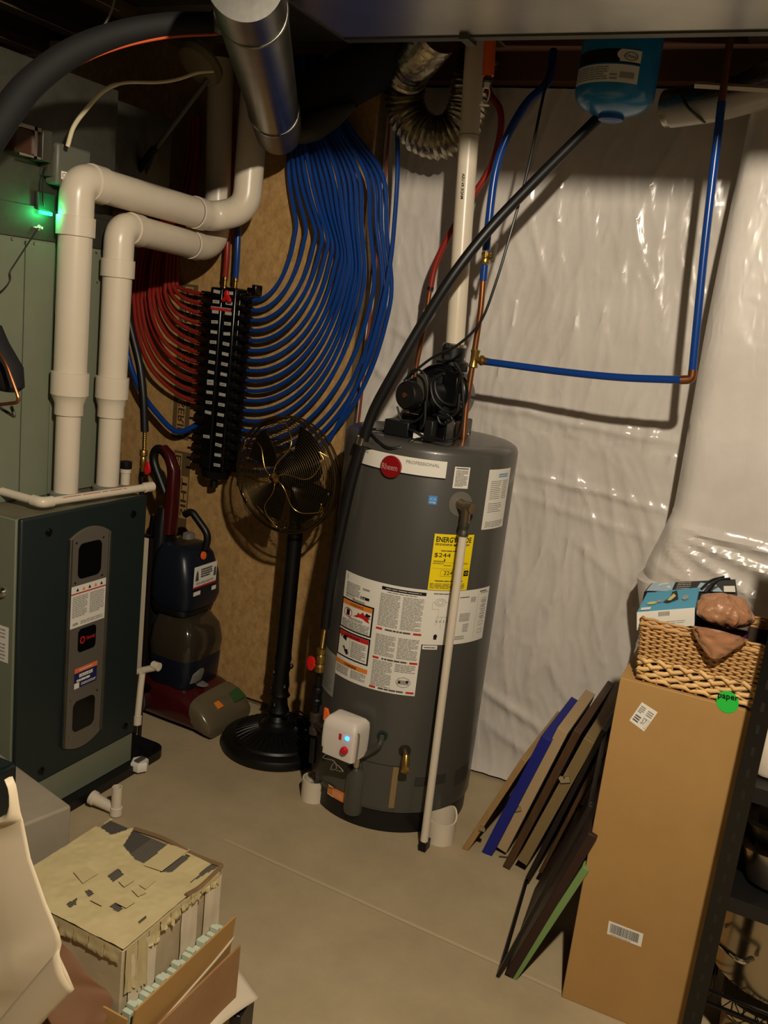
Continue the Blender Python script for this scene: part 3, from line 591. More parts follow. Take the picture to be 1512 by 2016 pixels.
b = MB(); C0 = AY(633, 1276, 2.46); D0 = AY(628, 1330, 2.46); b.lathe([(.010, 0), (.016, .003), (.016, .018), (.011, .022), (.015, .03), (.015, .05), (.011, .055), (.017, .062), (.017, .08), (.0, .082)], C0, D0-C0, 12); build(b, 'upper_valve', M_brass, gvv)
b = MB(); h_ = AY(612, 1306, 2.44); b.loft([(h_+Vector((0, 0, -.022)), (.008, 0, 0), (0, .004, 0)), (h_+Vector((0, 0, -.01)), (.016, 0, 0), (0, .006, 0)), (h_+Vector((0, 0, .012)), (.016, 0, 0), (0, .006, 0)), (h_+Vector((0, 0, .024)), (.008, 0, 0), (0, .004, 0))], 3, 16); build(b, 'red_handle', M_redhandle, gvv)
b = MB(); E0 = AY(622, 1400, 2.46); b.cyl(D0, E0, .011); b.lathe([(.016, 0), (.018, .004), (.018, .02), (.014, .024), (.014, .04), (.018, .045), (.018, .06), (0, .06)], AY(626, 1352, 2.46), E0-D0, 16); build(b, 'black_iron_nipple', M_iron, gvv)
b = MB(); F0 = AY(619, 1450, 2.46); b.lathe([(.014, 0), (.02, .005), (.02, .03), (.015, .035), (.015, .05), (.02, .055), (.02, .075), (0, .08)], AY(622, 1402, 2.46), F0-E0, 18); b.cyl(AY(622, 1425, 2.46), vc-n*.0+Vector((-.04, 0, -.02)), .013); build(b, 'lower_valve', mat('grey_iron_valve', (76, 68, 58), .4, .6), gvv)
b = MB(); h_ = AY(642, 1412, 2.42); b.prism([h_+Vector((-.012, 0, .03)), h_+Vector((.002, 0, .028)), h_+Vector((.018, .0, -.012)), h_+Vector((.012, 0, -.03)), h_+Vector((-.012, 0, -.012))], (0, .01, 0)); build(b, 'orange_handle', M_orangeh, gvv, bevel=.003)
b = MB(); b.cyl(AY(618, 1452, 2.46), AY(615, 1500, 2.46), .012); build(b, 'drip_leg', M_iron, gvv)

# thin cords near the stack
run('antenna_wire', [(1085, 120), (1065, 210), (1040, 330), (1005, 460), (975, 560), (945, 635), (900, 680), (850, 705), (800, 745)], [2.66, 2.64, 2.6, 2.57, 2.56, 2.56, 2.56, 2.56, 2.56], .0042, M_black, 'thin black cord hanging in front of the blue hose down to the blower', 'cord', seg=8)

# expansion tank and neighbours
tk = thing('expansion_tank', 'blue expansion tank hanging from the ceiling behind the metal duct', 'tank', tuple(AY(1205, 238, 2.60)))
tb = AY(1205, 240, 2.60); tc_ = Vector((tb.x-.005, 2.60, 0)); zb = tb.z
b = MB(); pr = [(.105*math.sin(a), zb+.05*(1-math.cos(a))+.012) for a in [PI/2*k/8 for k in range(9)]]+[(.106, zb+.065), (.106, zb+.23)]+[(.105*math.cos(a), zb+.235+.05*math.sin(a)) for a in [PI/2*k/6 for k in range(7)]]
b.lathe(pr, tc_, seg=48); build(b, 'tank_body', M_tblue, tk)
b = MB(); b.lathe([(.025, zb), (.034, zb+.004), (.036, zb+.02), (0, zb+.022)], tc_, seg=28); build(b, 'bottom_cap', mat('deep_blue_cap', (20, 70, 150), .4), tk)
b = MB(); b.cyl(tc_+Vector((0, 0, zb+.27)), tc_+Vector((0, 0, 2.56)), .012); build(b, 'hanger_nipple', M_brass, tk)
ca = math.atan2(-2.6, .69)
def tfn(t0, t1, z0, z1): return lambda u, v, h: Vector((tc_.x+(.1066+h)*math.cos(t0+(t1-t0)*u), tc_.y+(.1066+h)*math.sin(t0+(t1-t0)*u), z0+(z1-z0)*v))
D = Decal(tfn(ca-1.35, ca+.5, zb+.075, zb+.118), INKS, nu=14); D.rect(0, 0, 1, 1, WH, 0); D.lines(.05, .1, .6, .9, 6, GR); D.lines(.62, .1, .72, .5, 2, GR); [D.rect(.75+k*.015, .25, .756+k*.015, .6, IK) for k in range(13)]
D.done('white_label', tk)
D = Decal(tfn(ca-1.35, ca+.5, zb+.121, zb+.155), INKS, nu=14); D.rect(0, 0, 1, 1, IK, 0); D.rect(.72, .12, 1, .98, WH, 2); D.disc(.74, .62, .06, .33, WH, 2); D.disc(.86, .5, .09, .3, IK, 4, inner=.88); D.text('Watts', .80, .38, .92, .62, IK, 4, 0); D.done('black_label', tk)
# wrapped round duct, steel strap and white conduit to its right
b = MB(); b.tube(catmull([AY(1308, 215, 2.84), AY(1350, 208, 2.82), AY(1430, 195, 2.8), AY(1540, 150, 2.78)], 8), [.02]+[.052]*24, 20)
b2 = b; nn_ = len(b.v); dc = thing('foil_wrapped_duct', 'foil and white plastic wrapped duct right of the blue tank', 'duct', tuple(AY(1400, 240, 2.82)))
build(b, 'foil_sleeve', M_foil, dc)
b = MB(); b.tube(catmull([AY(1318, 228, 2.80), AY(1360, 222, 2.78), AY(1420, 212, 2.76), AY(1540, 180, 2.74)], 8), [.022]+[.034]*24, 16); build(b, 'white_wrap', M_plastic, dc)
b = MB(); a_ = AY(1345, 190, 2.755); b.tube(catmull([AY(1338, 178, 2.80), AY(1350, 205, 2.735), AY(1368, 225, 2.73), AY(1388, 240, 2.76)], 6), .0045, 8); build(b, 'strap', M_galvd, dc)
b = MB(); a_ = AY(1368, 167, 2.7); c_ = AY(1545, 178, 2.7); b.tube([a_, c_], .0085, 4); solo(b, 'white_strip', M_pvc, 'slim white strip beside the top of the blue vertical pipe', 'strip', smooth=20)

# sprinkler
sp = thing('sprinkler_head', 'orange pipe with a small white sprinkler beside the vent pipe', 'sprinkler', tuple(AY(957, 208, 2.62)))
run('orange_pipe', [(970, 20), (965, 80), (961, 150)], 2.62, .0175, M_orangeh, None, parent=sp, n=2)
a0 = AY(961, 150, 2.62); b0 = AY(957, 210, 2.62)
b = MB(); b.lathe([(.0125, -.018), (.014, -.014), (.010, 0), (0, 0)], a0, (0, 0, 1), 18); build(b, 'metal_adapter', M_galvd, sp)
b = MB(); top = a0-Vector((0, 0, .018)); b.cyl(top, top-Vector((0, 0, .014)), .009)
for s_ in (-1, 1): b.tube(catmull([top+Vector((s_*.006, 0, -.01)), top+Vector((s_*.011, 0, -.025)), top+Vector((s_*.009, 0, -.045)), top+Vector((0, 0, -.056))], 5), .0022, 8)
b.lathe([(0, 0), (.015, .001), (.015, .003), (0, .004)], top-Vector((0, 0, .062)), (0, 0, 1), 20); build(b, 'sprinkler_frame', M_white, sp)

# big supply duct underside
du = thing('supply_duct', 'wide flat sheet metal duct crossing the top of the room', 'duct', (-.1, 2.0, 2.345))
ZD = 2.345
b = MB(); b.bb(-1.33, 1.9, 1.47, 2.30, ZD, 2.51); build(b, 'duct_body', M_duct, du)
b = MB(); b.bb(-1.33, 1.9, 2.275, 2.304, ZD-.004, ZD+.03); b.bb(-1.334, -1.325, 1.47, 2.30, ZD-.003, ZD+.03); b.bb(-1.33, 1.9, 1.466, 1.48, ZD-.003, ZD+.03); build(b, 'edge_flange', M_galvd, du)
b = MB(); b.bb(-.99, -.965, 2.26, 2.32, ZD-.012, ZD); build(b, 'clip', M_galvd, du)

# flexible silver duct
fx = [(868, 60), (830, 105), (800, 150), (798, 205), (818, 250), (858, 272), (898, 258), (920, 215), (930, 160), (945, 110)]
P = catmull(hp(fx, [2.62, 2.7, 2.82, 2.86, 2.87, 2.87, 2.88, 2.9, 2.9, 2.88]), 14); P2 = []; R2 = []
for i, p in enumerate(P): P2.append(p); R2.append(.064+(.005 if i % 3 == 0 else -.005 if i % 3 == 1 else .001)+random.uniform(-.002, .002))
b = MB(); b.tube(P2, R2, 28); solo(b, 'flexible_foil_duct', M_foil, 'silver accordion flexible duct hanging in a U behind the white vent pipe', 'duct', smooth=60)

# ================================================================== furnace
XF = -1.92; FY0, FY1 = 1.77, 2.295; FX0 = -2.63; FT = .97
fu = thing('furnace', 'waist high furnace with dark green front panel and grey sides', 'furnace', (-2.27, 2.03, .025))
b = MB(); b.bb(FX0, XF-.012, FY0, FY1, .03, FT); build(b, 'cabinet', M_cab, fu, bevel=.003)
b = MB(); b.bb(FX0+.01, XF-.02, FY0+.008, FY1-.01, FT, FT+.0015); tp_ = build(b, 'top_plate', mat('dusty_top_metal', (120, 112, 90), .6, var=(9, (90, 84, 66), .5)), fu)
b = MB(); b.bb(XF-.012, XF+.004, FY0+.004, FY1+.002, .12, FT+.004); fp = build(b, 'front_panel', M_navy, fu, bevel=.006)
b = MB(); b.bb(XF-.012, XF-.002, FY0+.004, FY1-.001, .0135, .118); build(b, 'kick_panel', M_cab, fu)
XB = XF+.010
def fz(px, py): p = AX(px, py, XB); return (p.y, p.z)
tl, tr, bl, br = fz(138, 1064), fz(217, 1044), fz(122.5, 1474), fz(199, 1434)
y0 = (tl[0]+bl[0])/2; y1 = (tr[0]+br[0])/2; z1 = (tl[1]+tr[1])/2; z0 = (bl[1]+br[1])/2
w_ = y1-y0; h_ = z1-z0
def arch(y0, y1, z0, z1, k, n=14):
    o = []
    for i in range(n+1): t = i/n; o.append((y0+(y1-y0)*t, z0-k*4*t*(1-t)))
    for i in range(n+1): t = i/n; o.append((y1-(y1-y0)*t, z1+k*4*t*(1-t)))
    return o
b = MB(); b.prism([(XF+.0035, y, z) for y, z in arch(y0, y1, z0, z1, .028)], (.008, 0, 0)); bz = build(b, 'trim_plate', M_bezel, fp, bevel=.002); bz['label'] = 'bronze grey trim plate'
b = MB(); xs_ = XF+.0115
b.bb(XF+.006, XF+.016, y0-.002, y0+.008, z0, z1); b.bb(XF+.006, XF+.016, y1-.008, y1+.002, z0, z1); 
build(b, 'trim_rails', M_galvd, fp, bevel=.002)
def rr(y0, y1, z0, z1, r, sl=0):
    o = []
    for cy_, cz_, a0 in ((y1-r, z0+r, -90), (y1-r, z1-r, 0), (y0+r, z1-r, 90), (y0+r, z0+r, 180)):
        for k in range(6): a = math.radians(a0+18*k); o.append((cy_+r*math.cos(a), cz_+r*math.sin(a)))
    return o
wins = [((153.5, 1070), (199.5, 1062), (152.5, 1144), (198, 1125)), ((143, 1385), (186, 1363), (141, 1447), (184, 1420))]
for q in wins:
    c = [fz(*p) for p in q]; ya, yb = (c[0][0]+c[2][0])/2, (c[1][0]+c[3][0])/2; za, zb_ = (c[2][1]+c[3][1])/2, (c[0][1]+c[1][1])/2
    b = MB(); b.prism([(xs_, y, z) for y, z in rr(ya, yb, za, zb_, .02)], (.0012, 0, 0)); build(b, 'viewing_window', M_blackg, fp)
def xdecal(px4, mats=INKS, X=XF+.0125):
    c = [AX(x, y, X) for x, y in px4]; ya = (c[0].y+c[3].y)/2; yb = (c[1].y+c[2].y)/2; za = (c[2].z+c[3].z)/2; zb = (c[0].z+c[1].z)/2
    return Decal(lambda u, v, h: Vector((X+h, ya+(yb-ya)*u, za+(zb-za)*v)), mats, w=yb-ya, h=zb-za)
D = xdecal([(139.5, 1156), (208, 1138), (206, 1216), (137, 1240)])
D.rect(0, 0, 1, 1, WH, 0); D.rect(0, .80, 1, .83, RD); [D.poly([(.14+k*.17, .87), (.22+k*.17, .87), (.18+k*.17, .95)], OR if k % 2 else IK) for k in range(5)]
D.lines(.05, .25, .48, .76, 12, GR); D.lines(.54, .25, .96, .76, 12, GR); D.text('CAUTION', .08, .06, .22, .12, DG); D.lines(.3, .05, .95, .14, 2, GR); D.done('warning_label', fp)
b = MB(); c = [fz(*p) for p in ((153, 1236), (187, 1231), (152, 1284), (186, 1272))]
b.prism([(xs_, y, z) for y, z in rr((c[0][0]+c[2][0])/2, (c[1][0]+c[3][0])/2, (c[2][1]+c[3][1])/2, (c[0][1]+c[1][1])/2, .012)], (.003, 0, 0)); bg = build(b, 'badge', M_blackg, fp)
D = xdecal([(156, 1250), (187, 1245), (187, 1262), (156, 1268)], INKS, XF+.0148); D.disc(.2, .5, .16, .4, RD, 1, inner=.6); D.text('TRANE', .42, .36, .98, .7, RD, 1); D.done('lettering', bg)
D = xdecal([(147, 1315), (192, 1302), (189, 1340), (145, 1357)], [M_white, mat('navy_print', (28, 30, 80), .5), mat('salmon_print', (222, 112, 70), .5), M_grey])
D.rect(0, 0, 1, 1, 1, 0); D.rect(0, .76, 1, 1, 2, 1); D.lines(.2, .84, .8, .92, 1, 0, 2); D.lines(.2, .5, .8, .68, 2, 0, 2, .8); D.lines(.1, .3, .7, .44, 1, 0, 2, .8); D.rect(.0, .0, .22, .28, 0, 2); D.lines(.3, .08, .95, .22, 2, 0, 2); D.done('service_sticker', fp, 'orange and navy service sticker')
b = MB()
for px, py in ((150, 1069), (203, 1057), (147, 1148), (200, 1132), (138.5, 1380), (190, 1358), (136, 1452), (187, 1428)):
    p = AX(px, py, XF+.0115); b.lathe([(.004, 0), (.003, .003), (0, .003)], p, (1, 0, 0), 10)
build(b, 'trim_screws', M_chrome, fp)
b = MB()
for px, py in ((96, 1048), (262, 1012), (82, 1518), (247, 1430)):
    p = AX(px, py, XF+.005); b.lathe([(.012, 0), (.012, .002), (.006, .004), (.006, .008), (0, .008)], p, (1, 0, 0), 16)
build(b, 'panel_fastener', M_blackg, fp)
D = Decal(lambda u, v, h: Vector((-2.28+.26*u, FY0-.001-h, .60+.09*v)), INKS)
p0 = AY(-6, 1298, FY0); p1 = AY(18, 1236, FY0)
D = Decal(lambda u, v, h: Vector((p0.x-.06+(p1.x-p0.x+.06)*u, FY0-.001-h, p0.z+(p1.z-p0.z)*v)), INKS); D.rect(0, 0, 1, 1, WH, 0); D.lines(.05, .05, .9, .95, 9, GR, fill=.35); D.done('side_rating_label', fu)
b = MB(); p = AY(6, 1166, FY0); b.lathe([(.014, 0), (.016, .004), (.012, .012), (.006, .014), (0, .014)], p, (0, -1, 0), 16); build(b, 'side_plug', M_chrome, fu)

# drain pan with sensor
dp = MB(); X0, X1, Y0_, Y1_ = -2.75, -1.862, 1.69, 2.42
o1 = rr(X0, X1, Y0_, Y1_, .05); o2 = rr(X0+.012, X1-.012, Y0_+.012, Y1_-.012, .04); o3 = rr(X0+.03, X1-.03, Y0_+.03, Y1_-.03, .03)
n_ = len(o1); vs = [(x, y, 0) for x, y in o1]+[(x, y, .032) for x, y in o1]+[(x, y, .032) for x, y in o2]+[(x, y, .012) for x, y in o3]
fs = [(r_*n_+k, r_*n_+(k+1) % n_, (r_+1)*n_+(k+1) % n_, (r_+1)*n_+k) for r_ in range(3) for k in range(n_)]+[tuple(3*n_+k for k in range(n_))]
dp.add(vs, fs); solo(dp, 'drain_pan', M_black, 'shallow black drain pan under the furnace', 'pan', smooth=40)
ps = AZ(275, 1502, .035)
sb = thing('leak_sensor', 'small white six-sided sensor lying in the black drain pan', 'sensor', (ps.x, ps.y, .013))
b = MB(); b.lathe([(.030, .013), (.032, .018), (.032, .040), (.028, .046), (0, .046)], (ps.x, ps.y, 0), seg=6); build(b, 'housing', M_white, sb)
b = MB(); b.bb(ps.x-.008, ps.x+.01, ps.y-.02, ps.y+.018, .046, .052); build(b, 'float_arm', M_dgrey, sb)
for k in range(4):
    x_, y_ = (-2.55, -2.0)[k % 2], (1.84, 2.22)[k//2]
b = MB(); b.bb(-2.6, -1.95, 1.80, 2.27, .0125, .03); build(b, 'riser_pad', M_black, fu)

# evaporator coil cabinet, transition and plenum
XCc = -2.10; CZ = 1.735
cc_ = thing('coil_cabinet', 'tall grey coil cabinet standing on top of the furnace', 'cabinet', (-2.4, 2.05, FT+.002))
b = MB(); b.bb(-2.66, XCc, 1.775, 2.36, FT+.002, CZ); build(b, 'cabinet_body', M_cab, cc_, bevel=.003)
b = MB()
for py_ in (AX(44, 700, XCc).y,): b.bb(XCc, XCc+.0012, py_-.0015, py_+.0015, FT+.01, CZ-.01)
build(b, 'panel_seam', mat('seam_shadow', (70, 74, 62), .6), cc_)
b = MB(); yk = AX(100, 700, XCc).y; b.bb(XCc, XCc+.006, yk, 2.355, FT+.005, CZ-.015); build(b, 'service_panel', mat('grey_green_panel_paint', (112, 117, 99), .5), cc_, bevel=.003)
b = MB()
for px, py in ((24, 470), (50, 477), (68, 479), (190, 556), (189, 498)):
    b.lathe([(.004, 0), (.003, .003), (0, .003)], AX(px, py, XCc+.006), (1, 0, 0), 8)
build(b, 'sheet_metal_screws', M_chrome, cc_)
D = Decal(lambda u, v, h: Vector((XCc+.0075+h, AX(103, 640, XCc).y+.05*u, AX(110, 740, XCc).z+(AX(110, 575, XCc).z-AX(110, 740, XCc).z)*v)), INKS)
D.rect(0, 0, 1, 1, IK, 0); D.rect(0, .76, 1, 1, WH, 1); D.disc(.4, .83, .2, .04, GR, 2); [D.rect(0, v, 1, v+.02, OR, 1) for v in (.74, .5, .24)]; D.lines(.2, .53, .9, .72, 3, DG, 1); D.lines(.2, .28, .9, .48, 3, DG, 1); D.lines(.2, .04, .9, .2, 3, DG, 1); D.done('warning_strip', cc_)
pl = thing('supply_plenum', 'dull sheet metal plenum box above the grey coil cabinet', 'duct', (-2.4, 2.05, CZ))
b = MB(); b.bb(-2.68, XCc+.004, 1.72, 2.30, CZ+.001, CZ+.09); build(b, 'transition_collar', M_galvd, pl)
b = MB(); b.bb(-2.68, XCc-.004, 1.70, 2.28, CZ+.09, 2.21); build(b, 'plenum_box', M_galvd, pl, bevel=.002)
b = MB(); b.bb(-3.3, XCc-.03, -.6, 1.69, 2.21, 2.52); b.bb(-3.3, XCc, -.6, 2.28, 2.205, 2.215) if 0 else None
solo(b, 'return_duct', M_galvd, 'long dull sheet metal duct along the ceiling at upper left', 'duct', bevel=.002)
b = MB(); b.bb(-2.9, XCc-.07, 2.30, 2.62, CZ+.15, 2.2); solo(b, 'branch_duct', M_galvd, 'shiny short duct box behind the plenum beside the bent pipes', 'duct', bevel=.002)
b = MB(); [b.bb(-2.16, -2.13, 2.27, 2.29, z_, z_+.05) for z_ in (1.98, 2.12)]; 
# controls on the plenum
XP = XCc
q0, q1 = AX(2, 300, XP), AX(78, 262, XP)
tr_ = thing('transformer_box', 'steel transformer box with dark brown coil on the plenum', 'transformer', (XP, (q0.y+q1.y)/2, q0.z))
b = MB(); ya, yb, za, zb = q0.y, q1.y, q0.z, q1.z+.005
b.bb(XP-.004, XP+.05, yb-.035, yb, za, zb); build(b, 'bracket_box', M_galvd, tr_, bevel=.002)
b = MB(); b.bb(XP-.004, XP+.04, ya+.01, yb-.037, za+.006, zb-.008); build(b, 'coil', mat('brown_coil', (64, 36, 22), .5), tr_, bevel=.005)
b = MB(); b.bb(XP+.04, XP+.046, ya+.02, yb-.036, zb-.010, zb); b.bb(XP+.04, XP+.046, yb-.06, yb-.05, za, zb); b.bb(XP+.04, XP+.046, ya+.02, yb-.036, za, za+.006); build(b, 'steel_frame', M_chrome, tr_)
q0, q1 = AX(88, 368, XP), AX(168, 300, XP)
ac = thing('zone_actuator', 'grey control box with small white label on the plenum above the green light', 'control box', (XP, (q0.y+q1.y)/2, q0.z))
b = MB(); b.bb(XP-.004, XP+.045, q0.y, q1.y-.02, q0.z+.01, q1.z); build(b, 'housing', mat('grey_control_box', (92, 94, 82), .45), ac, bevel=.008)
b = MB(); b.bb(XP-.004, XP+.03, q0.y-.02, q0.y+.004, q0.z+.03, q1.z+.0); b.cyl((XP+.03, q0.y-.008, q1.z-.02), (XP+.034, q0.y-.008, q1.z-.02), .007); build(b, 'side_latch', M_galvd, ac)
D = Decal(lambda u, v, h: Vector((XP+.0455+h, AX(120, 350, XP+.045).y+.026*u, AX(120, 352, XP+.045).z+.022*v)), INKS); D.rect(0, 0, 1, 1, WH, 0); D.disc(.5, .5, .35, .3, DG, 1, inner=.8); D.done('small_label', ac)
g0 = AX(88, 411, XP+.008)
gl = thing('status_light_board', 'small board with glowing green status light on the metal collar', 'indicator light', tuple(g0))
b = MB(); b.bb(XP, XP+.012, g0.y-.03, g0.y+.035, g0.z-.006, g0.z+.045); build(b, 'circuit_housing', mat('dark_green_housing', (34, 60, 44), .4), gl, bevel=.003)
b = MB(); b.loft([((XP+.012, g0.y+s_, g0.z-.012), (.004, 0, 0), (0, 0, .005)) for s_ in (-.022, -.018, .018, .022)], 2.5, 14); build(b, 'green_lamp', M_gled, gl)
lt = bpy.data.lights.new('green_glow', 'POINT'); lt.color = (.03, 1, .3); lt.energy = .22; lt.shadow_soft_size = .01
lo = bpy.data.objects.new('green_glow', lt); COL.objects.link(lo); lo.location = (XP+.04, g0.y, g0.z-.012); lo['kind'] = 'structure'
b = MB(); b.tube(catmull([AX(86, 405, XP+.03), AX(84, 385, XP+.04), AX(84, 350, XP+.04), AX(88, 330, XP+.03)], 5), .0022, 6); solo(b, 'control_wire', M_black, 'short thin black wire above the green light', 'wire')
s0 = AX(75, 448, XCc+.012)
wr_ = thing('sensor_probe', 'thin black wire hanging from a white plug below the green light', 'wire', tuple(s0))
b = MB(); b.lathe([(.008, 0), (.008, .004), (.004, .006), (.004, .016), (0, .016)], AX(75, 448, XCc), (1, 0, 0), 14); b.bb(XCc+.008, XCc+.014, s0.y-.014, s0.y+.014, s0.z-.002, s0.z+.002); build(b, 'plug', M_white, wr_)
b = MB(); b.tube(catmull([AX(x, y, XCc+.015) for x, y in ((75, 449), (58, 475), (32, 515), (20, 535), (20, 552), (4, 572), (-10, 578))], 6), .002, 6); build(b, 'wire', M_black, wr_)

# flue and intake pipes of the furnace
def pvc_stack(label, x, y, zc0, zc1, ztop, r1, r2, run_pts, xy_name):
    t = thing('flue_pipe', label, 'pipe', (x, y, FT+.002))
    b = MB(); b.lathe([(r1+.012, FT+.002), (r1+.012, FT+.02), (r1+.004, FT+.024), (r1, FT+.024)], (x, y, 0), seg=32); build(b, 'grey_collar', M_pvcg, t)
    b = MB(); b.cyl((x, y, FT+.01), (x, y, zc0+.02), r1, seg=32); build(b, 'lower_pipe', M_pvc, t)
    b = MB(); b.lathe([(r1+.001, zc0-.035), (r1+.006, zc0-.033), (r1+.006, zc0), (r2+.004, zc0+.025), (r2+.007, zc0+.028), (r2+.007, zc0+.095), (r2+.001, zc0+.096)], (x, y, 0), seg=36); build(b, 'reducer', M_pvc, t)
    b = MB(); b.cyl((x, y, zc0+.05), (x, y, ztop), r2, seg=36); build(b, 'upper_pipe', M_pvc, t)
    b = MB(); b.lathe([(r2+.001, ztop-.055), (r2+.007, ztop-.053), (r2+.007, ztop), (r2+.003, ztop+.001)], (x, y, 0), seg=36); build(b, 'coupling', M_pvc, t)
    pts = [Vector((x, y, ztop-.01))]+[Vector(p) for p in run_pts]
    b = MB(); b.tube(fillet(pts, .085, 10), r2+.0015, 32); build(b, 'elbow_run', M_pvc, t)
    a1, a2, a3 = [Vector(p) for p in run_pts[:3]]; d1 = (a2-a1).normalized(); d2 = (a3-a2).normalized()
    for s0, e0, dd in [q for q in ((a1+d1*.075, .055, d1), (a2-d1*.085, .045, d1), (a2+Vector((0, 0, .085)), .05, Vector((0, 0, 1)))) if abs(q[2].z) < .5 or (a3-a2).length > .2 or d2.z > .75]:
        b = MB(); b.lathe([(r2+.001, 0), (r2+.0055, .001), (r2+.0055, e0), (r2+.001, e0+.001)], s0-dd*(e0/2), dd, 32); build(b, 'elbow_hub', M_pvc, t)
    b = MB(); b.lathe([(r2+.0016, 0), (r2+.0022, .0005), (r2+.0022, .006), (r2+.0016, .0065)], a2-d1*.115, d1, 32); build(b, 'primer_stain', mat('purple_primer_stain', (150, 128, 140), .5), t)
    return t
bx, by = -2.035, 2.055
ztop = AY(160, 428, by).z
zr = ztop+.105
pvc_stack('larger white flue pipe rising from the furnace nearer the viewer', bx, by, AY(138, 795, by).z, 0, ztop, .0365, .0485,
          [(bx, by, zr), (bx+.0, 2.70, zr-.02), (AY(487, 300, 2.72).x, 2.74, zr+.02), (AY(487, 300, 2.74).x, 2.76, 2.45)], '')
sx, sy = -2.02, 2.235
zt2 = AY(221, 510, sy).z
sx = AY(218, 820, sy).x
pvc_stack('smaller white flue pipe rising from the furnace behind the larger one', sx, sy, AY(217, 800, sy).z, 0, zt2, .036, .045,
          [(sx, sy, zt2+.10), (AY(405, 482, 2.74).x, 2.74, zt2+.085), (AY(425, 300, 2.80).x, 2.84, zt2+.13), (AY(425, 260, 2.84).x, 2.84, 2.45)], '')
# condensate drain along the top
zd = FT+.03
dr = thing('condensate_drain', 'thin white drain pipe lying along the front edge of the furnace top', 'pipe', tuple(AZ(85, 988, zd)-Vector((0, 0, .02))))
P_ = [AZ(-40, 955, zd+.01), AZ(10, 968, zd), AZ(83, 990, zd), AZ(180, 975, zd), AZ(298, 958, zd)]
b = MB(); b.tube(fillet([P_[0], P_[2], P_[4]], .01), .0125, 18); build(b, 'pipe', M_pvc, dr)
b = MB(); b.tube(fillet([P_[2]+(P_[0]-P_[2]).normalized()*.035, P_[2], P_[2]+(P_[4]-P_[2]).normalized()*.035], .016, 8), .0165, 20); build(b, 'elbow', M_pvc, dr)
b = MB(); b.cyl(P_[4]-(P_[4]-P_[2]).normalized()*.03, P_[4]+(P_[4]-P_[2]).normalized()*.004, .0165); build(b, 'end_cap', M_pvc, dr)
b = MB(); b.cyl(P_[1]+(P_[0]-P_[1]).normalized()*.04, P_[1], .017); b.cyl(AZ(20, 965, zd), AZ(26, 958, zd)+Vector((0, 0, .03)), .014); build(b, 'tee_fitting', M_pvc, dr)
D = Decal(lambda u, v, h: P_[2]+(P_[4]-P_[2])*(.15+.6*u)+Vector((.0128*math.cos(.5+.6*v), 0, .0128*math.sin(.5+.6*v)))*(1+h*40), [mat('red_pipe_print', (170, 90, 80), .5)]); D.lines(0, .2, 1, .8, 1, 0, 1, .5); D.done('printing', dr)
c = AZ(246, 955, FT+.0); b = MB(); b.lathe([(.016, .0), (.016, .04), (.0185, .041), (.0185, .06), (0, .06)], Vector((c.x, c.y, FT+.003)), seg=20); t = thing('drain_standpipe', 'short white standpipe with black cap behind the thin drain pipe', 'pipe', (c.x, c.y, FT+.003)); build(b, 'pipe', M_pvc, t)
b = MB(); b.lathe([(.019, .055), (.02, .057), (.02, .078), (.018, .08), (0, .08)], Vector((c.x, c.y, FT+.003)), seg=20); build(b, 'black_cap', M_black, t)
# furnace gas feed on the right
fg = thing('furnace_gas_line', 'black hose with brass and red valve hanging right of the furnace', 'hose', tuple(AY(283, 948, 2.42)))
run('hose', [(236, 560), (250, 615), (262, 665), (275, 720), (282, 780), (285, 850)], 2.42, .0135, M_black, None, parent=fg)
b = MB(); a0, b0 = AY(285, 848, 2.42), AY(284, 886, 2.42); b.lathe([(.0075 if k % 2 else .0062, (b0-a0).length*k/20) for k in range(21)], a0, b0-a0, 14); build(b, 'corrugated_end', M_brassw, fg)
b = MB(); b.lathe([(.012, 0), (.0135, .003), (.0135, .02), (.009, .024), (.011, .03), (.012, .05), (.009, .06), (.009, .075), (0, .076)], AY(283, 886, 2.42), AY(280, 945, 2.42)-AY(283, 886, 2.42), 12); build(b, 'brass_valve', M_brass, fg)
h_ = AY(290, 922, 2.395); b = MB(); b.loft([(h_+Vector((0, 0, z_)), (hw, 0, 0), (0, .005, 0)) for z_, hw in ((-.02, .005), (-.012, .013), (0, .014), (.014, .009), (.022, .006))], 3, 16); build(b, 'red_handle', M_redhandle, fg)
b = MB(); b.cyl(AY(280, 940, 2.42), AY(279, 985, 2.42), .009); build(b, 'iron_pipe', M_iron, fg)
# white panel, pvc branch behind the furnace right edge
b = MB(); a_, c_ = AY(262, 1275, 2.44), AY(297, 1056, 2.44); b.bb(a_.x, c_.x-.006, 2.44, 2.452, 0.0, c_.z-.008); t = thing('white_board', 'narrow white board with black edge showing right of the furnace', 'board', ((a_.x+c_.x)/2, 2.446, 0.0)); build(b, 'white_face', M_cardw, t)
b = MB(); b.bb(c_.x-.006, c_.x, 2.438, 2.454, 0.0, c_.z); b.bb(a_.x, c_.x, 2.438, 2.454, c_.z-.008, c_.z); build(b, 'black_edge', M_blackp, t)
t = thing('condensate_branch', 'white drain pipe with elbow poking out low at the right of the furnace', 'pipe', tuple(AY(272, 1415, 2.38)))
b = MB(); a_ = AY(255, 1325, 2.38); c_ = AY(312, 1313, 2.40); e_ = AY(282, 1335, 2.38); f_ = AY(271, 1410, 2.36)
b.cyl(a_, c_, .012); b.cyl(c_-Vector((.025, 0, 0)), c_+Vector((.003, 0, 0)), .0155); build(b, 'horizontal_pipe', M_pvc, t)
b = MB(); b.tube([AY(280, 1326, 2.38), AY(276, 1360, 2.37), f_], .0115, 16); b.cyl(f_, f_-Vector((0, 0, .03)), .015); build(b, 'downpipe', M_pvc, t)
